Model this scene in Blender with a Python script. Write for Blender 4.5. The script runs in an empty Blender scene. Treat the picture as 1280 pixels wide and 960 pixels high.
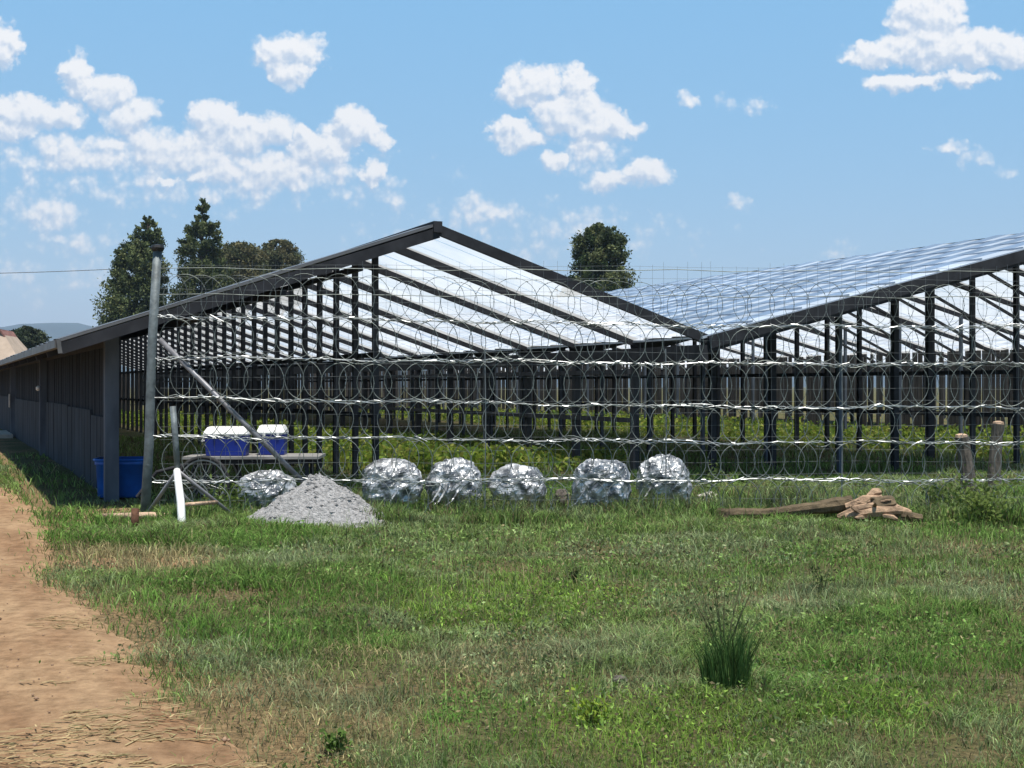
import bpy, math, random
import numpy as np
from mathutils import Vector, noise as mnoise

random.seed(7)
rng = np.random.default_rng(11)
C = bpy.context.scene.collection
SC = bpy.context.scene
F, HY, CH = 1640.0, 483.0, 1.6          # focal length and horizon row of the photo, eye height

# ------------------------------------------------------------------ helpers
def at(x, y, d):
    """photo pixel + depth -> world point"""
    return Vector(((x - 640) / F * d, d, CH - (y - HY) / F * d))

def gpt(x, y):
    """photo pixel on the ground -> world point"""
    d = F * CH / (y - HY)
    return Vector(((x - 640) / F * d, d, 0))

_lat = {}
def vnoise(x, y, scale, seed=0):
    """smooth value noise in 0..1 for numpy arrays"""
    if seed not in _lat:
        _lat[seed] = np.random.default_rng(1000 + seed).random((256, 256))
    L = _lat[seed]
    x = np.asarray(x, float) / scale; y = np.asarray(y, float) / scale
    xi = np.floor(x).astype(int); yi = np.floor(y).astype(int)
    fx = x - xi; fy = y - yi
    fx = fx * fx * (3 - 2 * fx); fy = fy * fy * (3 - 2 * fy)
    g = lambda a, b: L[a % 256, b % 256]
    return ((g(xi, yi) * (1 - fx) + g(xi + 1, yi) * fx) * (1 - fy)
            + (g(xi, yi + 1) * (1 - fx) + g(xi + 1, yi + 1) * fx) * fy)

def gh(x, y):
    """height of the ground"""
    x = np.asarray(x, float); y = np.asarray(y, float)
    h = (vnoise(x, y, 2.2, 1) - .5) * .07 + (vnoise(x, y, .7, 2) - .5) * .03
    h = h + (vnoise(x, y, 9., 3) - .5) * .10
    fade = np.clip((60 - np.hypot(x, y)) / 40, 0, 1)
    return h * fade

def gz(x, y):
    return float(gh(np.array([x]), np.array([y]))[0])

class MB:
    def __init__(s): s.v = []; s.f = []; s.c = []
    def add(s, vs, fs, col=None):
        o = len(s.v); s.v += [tuple(p) for p in vs]; s.f += [tuple(i + o for i in f) for f in fs]
        if col is not None: s.c += [col] * len(vs)
    def box(s, c, sz, rz=0., col=None):
        cx, cy, cz = c; hx, hy, hz = sz[0] / 2, sz[1] / 2, sz[2] / 2
        ca, sa = math.cos(rz), math.sin(rz); vs = []
        for dx, dy, dz in ((-1,-1,-1),(1,-1,-1),(1,1,-1),(-1,1,-1),(-1,-1,1),(1,-1,1),(1,1,1),(-1,1,1)):
            a, b = dx * hx, dy * hy
            vs.append((cx + a * ca - b * sa, cy + a * sa + b * ca, cz + dz * hz))
        s.add(vs, ((3,2,1,0),(4,5,6,7),(0,1,5,4),(1,2,6,5),(2,3,7,6),(3,0,4,7)), col)
    def bar(s, p, q, w, h, up=(0, 0, 1), off=0.):
        p = Vector(p); q = Vector(q); d = (q - p).normalized(); up = Vector(up)
        sd = d.cross(up)
        if sd.length < 1e-4: sd = d.cross(Vector((0, 1, 0)))
        sd.normalize(); u = sd.cross(d).normalized()
        vs = []
        for e in (p, q):
            for a, b in ((-1,-1),(1,-1),(1,1),(-1,1)):
                vs.append(e + sd * (a * w / 2) + u * (b * h / 2 + off))
        s.add(vs, ((3,2,1,0),(4,5,6,7),(0,1,5,4),(1,2,6,5),(2,3,7,6),(3,0,4,7)))
    def tube(s, pts, r, n=6, closed=False, caps=True, flat=1.):
        pts = [Vector(p) for p in pts]; m = len(pts)
        rs = r if isinstance(r, (list, tuple)) else [r] * m
        vs = []; ref = None
        for i, p in enumerate(pts):
            if closed: d = pts[(i + 1) % m] - pts[i - 1]
            else: d = pts[min(i + 1, m - 1)] - pts[max(i - 1, 0)]
            d.normalize()
            if ref is None:
                ref = d.cross(Vector((0, 0, 1)))
                if ref.length < .1: ref = d.cross(Vector((0, 1, 0)))
            ref = (ref - d * ref.dot(d))
            if ref.length < 1e-5: ref = d.cross(Vector((1, 0, 0)))
            ref.normalize(); b = d.cross(ref)
            for k in range(n):
                a = 2 * math.pi * k / n
                vs.append(p + ref * (math.cos(a) * rs[i]) + b * (math.sin(a) * rs[i] * flat))
        fs = []
        for i in range(m if closed else m - 1):
            j = (i + 1) % m
            for k in range(n):
                fs.append((i * n + k, i * n + (k + 1) % n, j * n + (k + 1) % n, j * n + k))
        if caps and not closed:
            fs.append(tuple(range(n - 1, -1, -1))); fs.append(tuple((m - 1) * n + k for k in range(n)))
        s.add(vs, fs)
    def lathe(s, prof, cx, cy, n=24):
        vs = []; fs = []
        for r, z in prof:
            for k in range(n):
                a = 2 * math.pi * k / n; vs.append((cx + r * math.cos(a), cy + r * math.sin(a), z))
        for i in range(len(prof) - 1):
            for k in range(n):
                fs.append((i*n+k, i*n+(k+1)%n, (i+1)*n+(k+1)%n, (i+1)*n+k))
        fs.append(tuple(range(n-1,-1,-1))); fs.append(tuple((len(prof)-1)*n+k for k in range(n)))
        s.add(vs, fs)
    def build(s, name, mat, parent=None, smooth=False):
        me = bpy.data.meshes.new(name); me.from_pydata(s.v, [], s.f); me.update()
        if s.c:
            a = me.color_attributes.new('Col', 'FLOAT_COLOR', 'POINT')
            a.data.foreach_set('color', np.array([tuple(c) + (1.,) for c in s.c], dtype=np.float32).ravel())
        if smooth:
            me.polygons.foreach_set('use_smooth', [True] * len(me.polygons))
        me.materials.append(mat)
        o = bpy.data.objects.new(name, me); C.objects.link(o)
        if parent: o.parent = parent
        return o

def np_mesh(name, V, Fi, mat, col=None, parent=None):
    """V (n,3); Fi (m,k) constant k"""
    V = np.ascontiguousarray(V, dtype=np.float32); Fi = np.ascontiguousarray(Fi, dtype=np.int32)
    me = bpy.data.meshes.new(name); k = Fi.shape[1]; m = len(Fi)
    me.vertices.add(len(V)); me.vertices.foreach_set('co', V.ravel())
    me.loops.add(m * k); me.loops.foreach_set('vertex_index', Fi.ravel())
    me.polygons.add(m); me.polygons.foreach_set('loop_start', np.arange(0, m * k, k, dtype=np.int32))
    me.update(calc_edges=True)
    if col is not None:
        a = me.color_attributes.new('Col', 'FLOAT_COLOR', 'POINT')
        cc = np.ones((len(V), 4), np.float32); cc[:, :3] = col
        a.data.foreach_set('color', cc.ravel())
    me.materials.append(mat)
    o = bpy.data.objects.new(name, me); C.objects.link(o)
    if parent: o.parent = parent
    return o

def tag(o, label=None, cat=None, group=None, kind=None):
    if label: o['label'] = label
    if cat: o['category'] = cat
    if group: o['group'] = group
    if kind: o['kind'] = kind
    return o

def thing(name, label, cat, loc=(0, 0, 0), rz=0., group=None):
    o = bpy.data.objects.new(name, None); C.objects.link(o)
    o.location = loc; o.rotation_euler = (0, 0, rz); o.empty_display_size = .2
    return tag(o, label, cat, group)

# ------------------------------------------------------------------ materials
def mat(name, col, rough=.7, metal=0., var=.25, scale=6., bump=0., bscale=30., spec=.4, stretch=None,
        col2=None, coat=0., detail=6):
    m = bpy.data.materials.new(name); m.use_nodes = True; nt = m.node_tree; N = nt.nodes; L = nt.links
    b = N['Principled BSDF']; b.inputs['Roughness'].default_value = rough; b.inputs['Metallic'].default_value = metal
    b.inputs['Specular IOR Level'].default_value = spec
    tc = N.new('ShaderNodeTexCoord'); src = tc.outputs['Object']
    if stretch:
        mp = N.new('ShaderNodeMapping'); mp.inputs['Scale'].default_value = stretch
        L.new(src, mp.inputs['Vector']); src = mp.outputs['Vector']
    n = N.new('ShaderNodeTexNoise'); n.inputs['Scale'].default_value = scale; n.inputs['Detail'].default_value = detail
    L.new(src, n.inputs['Vector'])
    r = N.new('ShaderNodeValToRGB'); r.color_ramp.elements[0].position = .3; r.color_ramp.elements[1].position = .7
    c2 = col2 if col2 else tuple(min(1, c * (1 + var)) for c in col)
    c1 = col if col2 else tuple(c * (1 - var) for c in col)
    r.color_ramp.elements[0].color = (*c1, 1); r.color_ramp.elements[1].color = (*c2, 1)
    L.new(n.outputs['Fac'], r.inputs['Fac']); L.new(r.outputs['Color'], b.inputs['Base Color'])
    if bump:
        n2 = N.new('ShaderNodeTexNoise'); n2.inputs['Scale'].default_value = bscale; n2.inputs['Detail'].default_value = 8
        L.new(src, n2.inputs['Vector'])
        bp = N.new('ShaderNodeBump'); bp.inputs['Strength'].default_value = bump; bp.inputs['Distance'].default_value = .05
        L.new(n2.outputs['Fac'], bp.inputs['Height']); L.new(bp.outputs['Normal'], b.inputs['Normal'])
    return m

def leaf_mat(name, rough=.6, trans=.35, spec=.25):
    m = bpy.data.materials.new(name); m.use_nodes = True; nt = m.node_tree; N = nt.nodes; L = nt.links
    N.remove(N['Principled BSDF'])
    at_ = N.new('ShaderNodeAttribute'); at_.attribute_name = 'Col'
    gi = N.new('ShaderNodeNewGeometry')
    mr = N.new('ShaderNodeMapRange'); mr.inputs['To Min'].default_value = .7; mr.inputs['To Max'].default_value = 1.3
    L.new(gi.outputs['Random Per Island'], mr.inputs['Value'])
    vm = N.new('ShaderNodeVectorMath'); vm.operation = 'SCALE'
    L.new(at_.outputs['Color'], vm.inputs[0]); L.new(mr.outputs['Result'], vm.inputs['Scale'])
    p = N.new('ShaderNodeBsdfPrincipled'); p.inputs['Roughness'].default_value = rough
    p.inputs['Specular IOR Level'].default_value = spec
    t = N.new('ShaderNodeBsdfTranslucent'); mx = N.new('ShaderNodeMixShader'); mx.inputs[0].default_value = trans
    L.new(vm.outputs[0], p.inputs['Base Color']); L.new(vm.outputs[0], t.inputs['Color'])
    L.new(p.outputs[0], mx.inputs[1]); L.new(t.outputs[0], mx.inputs[2])
    L.new(mx.outputs[0], N['Material Output'].inputs['Surface'])
    return m

M = {}
M['grass'] = leaf_mat('grass_blades', .75, .4, .08); M['leaf'] = leaf_mat('leaves', .65, .35, .12)
M['needle'] = leaf_mat('needles', .65, .25, .15)
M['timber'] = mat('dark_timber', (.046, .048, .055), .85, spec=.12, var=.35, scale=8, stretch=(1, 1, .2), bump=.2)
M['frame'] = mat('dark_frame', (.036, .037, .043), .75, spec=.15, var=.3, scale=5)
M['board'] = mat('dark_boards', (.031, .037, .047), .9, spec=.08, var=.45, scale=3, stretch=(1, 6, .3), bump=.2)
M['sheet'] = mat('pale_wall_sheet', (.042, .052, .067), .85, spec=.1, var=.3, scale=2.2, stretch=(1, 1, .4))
M['wallpost'] = mat('grey_wall_post', (.10, .12, .155), .8, spec=.15, var=.3, scale=4, stretch=(1, 1, .3))
M['slat'] = mat('weathered_slats', (.062, .056, .054), .85, var=.6, scale=4, stretch=(3, 3, .3))
M['gutter'] = mat('gutter_metal', (.17, .165, .165), .5, .3, var=.3, scale=3)
M['galv'] = mat('galvanised_wire', (.50, .52, .53), .42, .45, var=.6, scale=5)
M['coil'] = mat('razor_wire', (.19, .215, .205), .55, .3, var=.4, scale=6)
M['thin'] = mat('thin_wire', (.20, .22, .23), .5, .4, var=.2)
M['pole'] = mat('grey_steel_pole', (.15, .175, .185), .6, .2, var=.4, scale=9, bump=.15)
M['cap'] = mat('black_cap', (.02, .02, .022), .5)
M['pipe'] = mat('pale_pipe', (.23, .23, .25), .5, .3, var=.3, scale=8)
M['white'] = mat('white_paint', (.80, .80, .78), .45, var=.06, scale=14)
M['blue'] = mat('blue_plastic', (.014, .115, .48), .45, var=.25, scale=4)
M['navy'] = mat('deep_blue_plastic', (.008, .026, .23), .4, var=.2, scale=4)
M['rubber'] = mat('rubber', (.03, .03, .032), .8)
M['rim'] = mat('dull_rim', (.30, .31, .32), .4, .6, var=.3, scale=10)
M['deck'] = mat('grey_deck_boards', (.26, .25, .24), .7, var=.3, scale=5, stretch=(.4, 3, 1))
M['palewood'] = mat('pale_dry_wood', (.52, .36, .25), .85, var=.4, scale=7, stretch=(1, 1, 1), bump=.6, bscale=20)
M['splitwood'] = mat('split_red_brown_wood', (.35, .235, .155), .9, var=.5, scale=9, bump=.7, bscale=18)
M['logwood'] = mat('weathered_log', (.125, .092, .055), .9, var=.5, scale=9, bump=.6, bscale=18)
M['barkgrey'] = mat('grey_stump_bark', (.115, .10, .085), .9, var=.4, scale=10, stretch=(2, 2, .5), bump=.6, bscale=14)
M['bark'] = mat('tree_bark', (.07, .055, .045), .9, var=.4, scale=3, bump=.4, bscale=6)
M['rust'] = mat('rusty_iron', (.10, .045, .025), .85, var=.4, scale=14, bump=.3)
M['gravel'] = mat('grey_gravel', (.43, .42, .42), .95, var=.35, scale=22, bump=1., bscale=60, detail=10)
M['stone'] = mat('pale_stone', (.50, .46, .42), .9, var=.3, scale=9, bump=.5)
M['pebble'] = mat('brown_pebbles', (.27, .175, .115), .95, var=.45, scale=3)
M['concrete'] = mat('pale_concrete', (.42, .40, .36), .9, var=.2, scale=4)
M['roofred'] = mat('faded_red_tiles', (.25, .12, .10), .85, var=.35, scale=2, stretch=(1, 1, 3))
M['plaster'] = mat('tan_plaster', (.42, .33, .26), .9, var=.15, scale=1.5)
M['glass'] = mat('dark_window', (.03, .035, .04), .15)
M['cable'] = mat('cable', (.10, .10, .11), .6)

def foil_mat():
    m = bpy.data.materials.new('crumpled_foil'); m.use_nodes = True; nt = m.node_tree; N = nt.nodes; L = nt.links
    b = N['Principled BSDF']; b.inputs['Metallic'].default_value = .45; b.inputs['Roughness'].default_value = .30
    tc = N.new('ShaderNodeTexCoord')
    v = N.new('ShaderNodeTexVoronoi'); v.inputs['Scale'].default_value = 7.5; v.feature = 'F1'
    n = N.new('ShaderNodeTexNoise'); n.inputs['Scale'].default_value = 6; n.inputs['Detail'].default_value = 5
    L.new(tc.outputs['Object'], n.inputs['Vector'])
    vm = N.new('ShaderNodeVectorMath'); vm.operation = 'MULTIPLY_ADD'
    L.new(n.outputs['Color'], vm.inputs[0]); vm.inputs[1].default_value = (.25, .25, .25); L.new(tc.outputs['Object'], vm.inputs[2])
    L.new(vm.outputs[0], v.inputs['Vector'])
    bp = N.new('ShaderNodeBump'); bp.inputs['Strength'].default_value = .55; bp.inputs['Distance'].default_value = .07
    L.new(v.outputs['Distance'], bp.inputs['Height']); L.new(bp.outputs['Normal'], b.inputs['Normal'])
    r = N.new('ShaderNodeValToRGB'); r.color_ramp.elements[0].color = (.17, .18, .20, 1); r.color_ramp.elements[1].color = (.66, .67, .69, 1)
    r.color_ramp.elements[0].position = .40; r.color_ramp.elements[1].position = .58
    L.new(n.outputs['Fac'], r.inputs['Fac']); L.new(r.outputs['Color'], b.inputs['Base Color'])
    return m
M['foil'] = foil_mat()

def sky_glare_mat():
    """sheet added over the open rafters for the blown-out sky: part see-through, part milky"""
    m = bpy.data.materials.new('sky_glare_film'); m.use_nodes = True; nt = m.node_tree; N = nt.nodes; L = nt.links
    N.remove(N['Principled BSDF'])
    t = N.new('ShaderNodeBsdfTranslucent'); t.inputs['Color'].default_value = (.70, .70, .70, 1)
    tr = N.new('ShaderNodeBsdfTransparent'); tr.inputs['Color'].default_value = (.97, .98, .98, 1)
    tc = N.new('ShaderNodeTexCoord'); n = N.new('ShaderNodeTexNoise'); n.inputs['Scale'].default_value = .8; n.inputs['Detail'].default_value = 5
    L.new(tc.outputs['Object'], n.inputs['Vector'])
    mr = N.new('ShaderNodeMapRange'); mr.inputs['To Min'].default_value = .36; mr.inputs['To Max'].default_value = .62
    mr.inputs['From Min'].default_value = .3; mr.inputs['From Max'].default_value = .7
    L.new(n.outputs['Fac'], mr.inputs['Value'])
    mx = N.new('ShaderNodeMixShader'); L.new(mr.outputs['Result'], mx.inputs[0])
    L.new(t.outputs[0], mx.inputs[1]); L.new(tr.outputs[0], mx.inputs[2])
    L.new(mx.outputs[0], N['Material Output'].inputs['Surface'])
    return m
M['sky_glare'] = sky_glare_mat()

def roof_mat(name, warm=False):
    m = bpy.data.materials.new(name); m.use_nodes = True; nt = m.node_tree; N = nt.nodes; L = nt.links
    b = N['Principled BSDF']; b.inputs['Roughness'].default_value = .42; b.inputs['Metallic'].default_value = .25
    a = N.new('ShaderNodeAttribute'); a.attribute_name = 'Col'
    tc = N.new('ShaderNodeTexCoord'); n = N.new('ShaderNodeTexNoise'); n.inputs['Scale'].default_value = 1.3; n.inputs['Detail'].default_value = 6
    L.new(tc.outputs['Object'], n.inputs['Vector'])
    mr = N.new('ShaderNodeMapRange'); mr.inputs['To Min'].default_value = .8; mr.inputs['To Max'].default_value = 1.15
    L.new(n.outputs['Fac'], mr.inputs['Value'])
    vm = N.new('ShaderNodeVectorMath'); vm.operation = 'SCALE'; L.new(a.outputs['Color'], vm.inputs[0]); L.new(mr.outputs['Result'], vm.inputs['Scale'])
    L.new(vm.outputs[0], b.inputs['Base Color'])
    return m
M['roof'] = roof_mat('ribbed_roof_metal')

def ground_mat():
    m = bpy.data.materials.new('meadow_soil'); m.use_nodes = True; nt = m.node_tree; N = nt.nodes; L = nt.links
    b = N['Principled BSDF']; b.inputs['Roughness'].default_value = .95; b.inputs['Specular IOR Level'].default_value = .1
    tc = N.new('ShaderNodeTexCoord')
    n1 = N.new('ShaderNodeTexNoise'); n1.inputs['Scale'].default_value = .55; n1.inputs['Detail'].default_value = 8; n1.inputs['Roughness'].default_value = .65
    n2 = N.new('ShaderNodeTexNoise'); n2.inputs['Scale'].default_value = 26; n2.inputs['Detail'].default_value = 10; n2.inputs['Roughness'].default_value = .75
    L.new(tc.outputs['Object'], n1.inputs['Vector']); L.new(tc.outputs['Object'], n2.inputs['Vector'])
    r1 = N.new('ShaderNodeValToRGB'); e = r1.color_ramp.elements
    e[0].position = .32; e[0].color = (.075, .095, .036, 1); e[1].position = .7; e[1].color = (.22, .155, .095, 1)
    x = e.new(.5); x.color = (.115, .115, .055, 1)
    r2 = N.new('ShaderNodeValToRGB'); r2.color_ramp.elements[0].color = (.35, .37, .33, 1); r2.color_ramp.elements[1].color = (1.5, 1.42, 1.3, 1)
    r2.color_ramp.elements[0].position = .36; r2.color_ramp.elements[1].position = .64
    L.new(n1.outputs['Fac'], r1.inputs['Fac']); L.new(n2.outputs['Fac'], r2.inputs['Fac'])
    mx = N.new('ShaderNodeMix'); mx.data_type = 'RGBA'; mx.blend_type = 'MULTIPLY'; mx.inputs[0].default_value = 1
    L.new(r1.outputs['Color'], mx.inputs[6]); L.new(r2.outputs['Color'], mx.inputs[7])
    at_ = N.new('ShaderNodeAttribute'); at_.attribute_name = 'Col'
    ad = N.new('ShaderNodeMath'); ad.operation = 'MULTIPLY_ADD'; L.new(n1.outputs['Fac'], ad.inputs[0]); ad.inputs[1].default_value = 1.4; ad.inputs[2].default_value = -.7
    ad2 = N.new('ShaderNodeMath'); ad2.operation = 'ADD'; L.new(ad.outputs[0], ad2.inputs[0]); L.new(at_.outputs['Fac'], ad2.inputs[1])
    sm = N.new('ShaderNodeMapRange'); sm.interpolation_type = 'SMOOTHSTEP'; sm.inputs['From Min'].default_value = .3; sm.inputs['From Max'].default_value = .75; L.new(ad2.outputs[0], sm.inputs['Value'])
    so2 = N.new('ShaderNodeMix'); so2.data_type = 'RGBA'; so2.blend_type = 'MULTIPLY'; so2.inputs[0].default_value = 1; so2.inputs[6].default_value = (.23, .165, .095, 1); L.new(r2.outputs['Color'], so2.inputs[7])
    mz = N.new('ShaderNodeMix'); mz.data_type = 'RGBA'; L.new(sm.outputs['Result'], mz.inputs[0]); L.new(mx.outputs[2], mz.inputs[6]); L.new(so2.outputs[2], mz.inputs[7])
    L.new(mz.outputs[2], b.inputs['Base Color'])
    bp = N.new('ShaderNodeBump'); bp.inputs['Strength'].default_value = .6; bp.inputs['Distance'].default_value = .05
    L.new(n2.outputs['Fac'], bp.inputs['Height']); L.new(bp.outputs['Normal'], b.inputs['Normal'])
    return m
M['ground'] = ground_mat()

def track_mat():
    m = bpy.data.materials.new('red_dirt'); m.use_nodes = True; nt = m.node_tree; N = nt.nodes; L = nt.links
    b = N['Principled BSDF']; b.inputs['Roughness'].default_value = .95; b.inputs['Specular IOR Level'].default_value = .1
    tc = N.new('ShaderNodeTexCoord')
    mp = N.new('ShaderNodeMapping'); mp.inputs['Rotation'].default_value = (0, 0, math.radians(-23.8)); L.new(tc.outputs['Object'], mp.inputs['Vector'])
    mp2 = N.new('ShaderNodeMapping'); mp2.inputs['Scale'].default_value = (1.4, .35, 1); L.new(mp.outputs['Vector'], mp2.inputs['Vector'])
    n1 = N.new('ShaderNodeTexNoise'); n1.inputs['Scale'].default_value = 1.6; n1.inputs['Detail'].default_value = 8; n1.inputs['Roughness'].default_value = .6
    L.new(mp2.outputs['Vector'], n1.inputs['Vector'])
    n2 = N.new('ShaderNodeTexNoise'); n2.inputs['Scale'].default_value = 9; n2.inputs['Detail'].default_value = 10; n2.inputs['Roughness'].default_value = .7
    L.new(tc.outputs['Object'], n2.inputs['Vector'])
    r1 = N.new('ShaderNodeValToRGB'); e = r1.color_ramp.elements
    e[0].position = .3; e[0].color = (.25, .145, .08, 1); e[1].position = .72; e[1].color = (.42, .285, .168, 1)
    L.new(n1.outputs['Fac'], r1.inputs['Fac'])
    r2 = N.new('ShaderNodeValToRGB'); r2.color_ramp.elements[0].color = (.66, .64, .62, 1); r2.color_ramp.elements[1].color = (1.22, 1.22, 1.22, 1)
    r2.color_ramp.elements[0].position = .33; r2.color_ramp.elements[1].position = .62
    L.new(n2.outputs['Fac'], r2.inputs['Fac'])
    mx = N.new('ShaderNodeMix'); mx.data_type = 'RGBA'; mx.blend_type = 'MULTIPLY'; mx.inputs[0].default_value = 1
    L.new(r1.outputs['Color'], mx.inputs[6]); L.new(r2.outputs['Color'], mx.inputs[7])
    L.new(mx.outputs[2], b.inputs['Base Color'])
    bp = N.new('ShaderNodeBump'); bp.inputs['Strength'].default_value = .7; bp.inputs['Distance'].default_value = .06
    L.new(n2.outputs['Fac'], bp.inputs['Height']); L.new(bp.outputs['Normal'], b.inputs['Normal'])
    return m
M['track'] = track_mat()
M['hill'] = mat('far_hill_scrub', (.035, .05, .045), .95, var=.35, scale=.006)

# ------------------------------------------------------------------ camera, sky, sun
cam = bpy.data.objects.new('camera', bpy.data.cameras.new('camera')); C.objects.link(cam)
cam.location = (0, 0, CH); cam.rotation_euler = (math.radians(90), 0, 0)
cam.data.sensor_width = 36; cam.data.lens = 36 * F / 1280
cam.data.shift_y = (HY - 480) / 1280
cam.data.clip_start = .1; cam.data.clip_end = 20000
SC.camera = cam

SUN_EL, SUN_AZ = 75., 163.       # degrees; azimuth clockwise from +Y
e, a = math.radians(SUN_EL), math.radians(SUN_AZ)
sdir = Vector((math.sin(a) * math.cos(e), math.cos(a) * math.cos(e), math.sin(e)))
sun = bpy.data.lights.new('sun', 'SUN'); sun.energy = 4.2; sun.angle = math.radians(.5); sun.color = (1., .95, .87)
so = bpy.data.objects.new('sun', sun); C.objects.link(so); so.rotation_euler = sdir.to_track_quat('Z', 'Y').to_euler()
so.location = (0, 0, 60)

W = bpy.data.worlds.new('World'); SC.world = W; W.use_nodes = True
nt = W.node_tree; N = nt.nodes; L = nt.links
EXPO = .5; EXM = 2 ** EXPO
bg = N['Background']; SKY = .1; bg.inputs['Strength'].default_value = SKY
sky = N.new('ShaderNodeTexSky'); sky.sky_type = 'NISHITA'; sky.sun_disc = False
sky.sun_elevation = e; sky.sun_rotation = a; sky.air_density = .6; sky.dust_density = 0.; sky.ozone_density = 6.
# cumulus banks: ellipses in direction space (x/y, z/y), broken up by noise
CL = [  # photo x, y, radius x, radius y, weight
 (2,55,24,30,1.),(40,142,68,22,1.),(98,98,20,30,1.),(132,118,32,22,.9),(165,145,40,22,.8),(5,160,60,18,.9),(60,190,24,11,.5),
 (265,152,34,26,1.05),(305,168,52,26,.95),(345,165,28,22,.85),(440,160,36,26,1.1),(470,165,20,18,1.),(400,190,42,22,1.),(468,214,18,17,.9),
 (380,172,20,16,.9),(240,185,60,32,.72),(330,215,120,28,.66),(190,185,80,28,.66),(90,195,80,26,.5),(105,236,52,18,.42),(60,266,52,20,.40),(75,308,50,17,.22),(40,232,24,12,.25),
 (250,222,28,12,.7),(210,228,14,10,.7),
 (360,64,44,24,1.),(362,94,26,24,.85),
 (640,108,20,26,.85),(670,112,36,26,.95),(718,104,24,26,1.05),(712,138,52,30,1.),(752,158,46,20,1.),(645,172,36,18,.9),(690,200,20,15,.75),(735,190,46,28,.55),
 (806,220,36,18,.85),(770,225,44,16,.6),(625,160,16,18,.7),
 (1160,20,48,34,1.15),(1110,66,54,18,1.05),(1165,55,66,34,1.15),(1225,60,58,26,1.1),(1270,66,36,20,1.),(1130,102,52,13,.9),(1212,99,34,12,.8),
 (858,127,15,10,.30),(930,132,26,9,.12),(597,262,42,16,.34),(727,280,26,22,.32),(655,288,24,12,.14),(1195,184,24,7,.26),(1213,200,20,11,.14),(917,256,17,9,.18),(1250,215,11,7,.08),
 (1055,313,18,8,.14),(495,245,16,18,.12),(250,222,210,36,.26),(60,330,80,30,.10),(650,300,110,24,.06)]
def blob_group():
    g = bpy.data.node_groups.new('cloud_field', 'ShaderNodeTree')
    g.interface.new_socket('P', in_out='INPUT', socket_type='NodeSocketVector')
    g.interface.new_socket('F', in_out='OUTPUT', socket_type='NodeSocketFloat')
    n = g.nodes; l = g.links; gi = n.new('NodeGroupInput'); go = n.new('NodeGroupOutput')
    prev = None
    for x, y, rx, ry, w in CL:
        s = n.new('ShaderNodeVectorMath'); s.operation = 'MULTIPLY_ADD'
        u, v = (x - 640) / F, (HY - y) / F; ax, ay = F / (rx * 1.12), F / (ry * 1.12)
        l.new(gi.outputs[0], s.inputs[0]); s.inputs[1].default_value = (ax, ay, 0); s.inputs[2].default_value = (-u * ax, -v * ay, 0)
        d = n.new('ShaderNodeVectorMath'); d.operation = 'DOT_PRODUCT'; l.new(s.outputs[0], d.inputs[0]); l.new(s.outputs[0], d.inputs[1])
        q = n.new('ShaderNodeMath'); q.operation = 'MULTIPLY_ADD'; l.new(d.outputs['Value'], q.inputs[0]); q.inputs[1].default_value = -w; q.inputs[2].default_value = w
        if prev is None: prev = q
        else:
            mx = n.new('ShaderNodeMath'); mx.operation = 'MAXIMUM'; l.new(prev.outputs[0], mx.inputs[0]); l.new(q.outputs[0], mx.inputs[1]); prev = mx
    l.new(prev.outputs[0], go.inputs[0])
    return g
BG = blob_group()
tc = N.new('ShaderNodeTexCoord'); sp = N.new('ShaderNodeSeparateXYZ'); L.new(tc.outputs['Generated'], sp.inputs[0])
def math_(op, a_, b_=None, c_=None, clamp=False):
    m = N.new('ShaderNodeMath'); m.operation = op; m.use_clamp = clamp
    for i, x in enumerate((a_, b_, c_)):
        if x is None: continue
        if isinstance(x, (int, float)): m.inputs[i].default_value = x
        else: L.new(x, m.inputs[i])
    return m.outputs[0]
yy = math_('MAXIMUM', sp.outputs['Y'], .05)
u_ = math_('DIVIDE', sp.outputs['X'], yy); v_ = math_('DIVIDE', sp.outputs['Z'], yy)
cmb = N.new('ShaderNodeCombineXYZ'); L.new(u_, cmb.inputs[0]); L.new(v_, cmb.inputs[1])
def noise_(scale, detail, rough=.55, w=None):
    n = N.new('ShaderNodeTexNoise'); n.inputs['Scale'].default_value = scale; n.inputs['Detail'].default_value = detail
    n.inputs['Roughness'].default_value = rough; L.new(w if w else cmb.outputs[0], n.inputs['Vector']); return n
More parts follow.
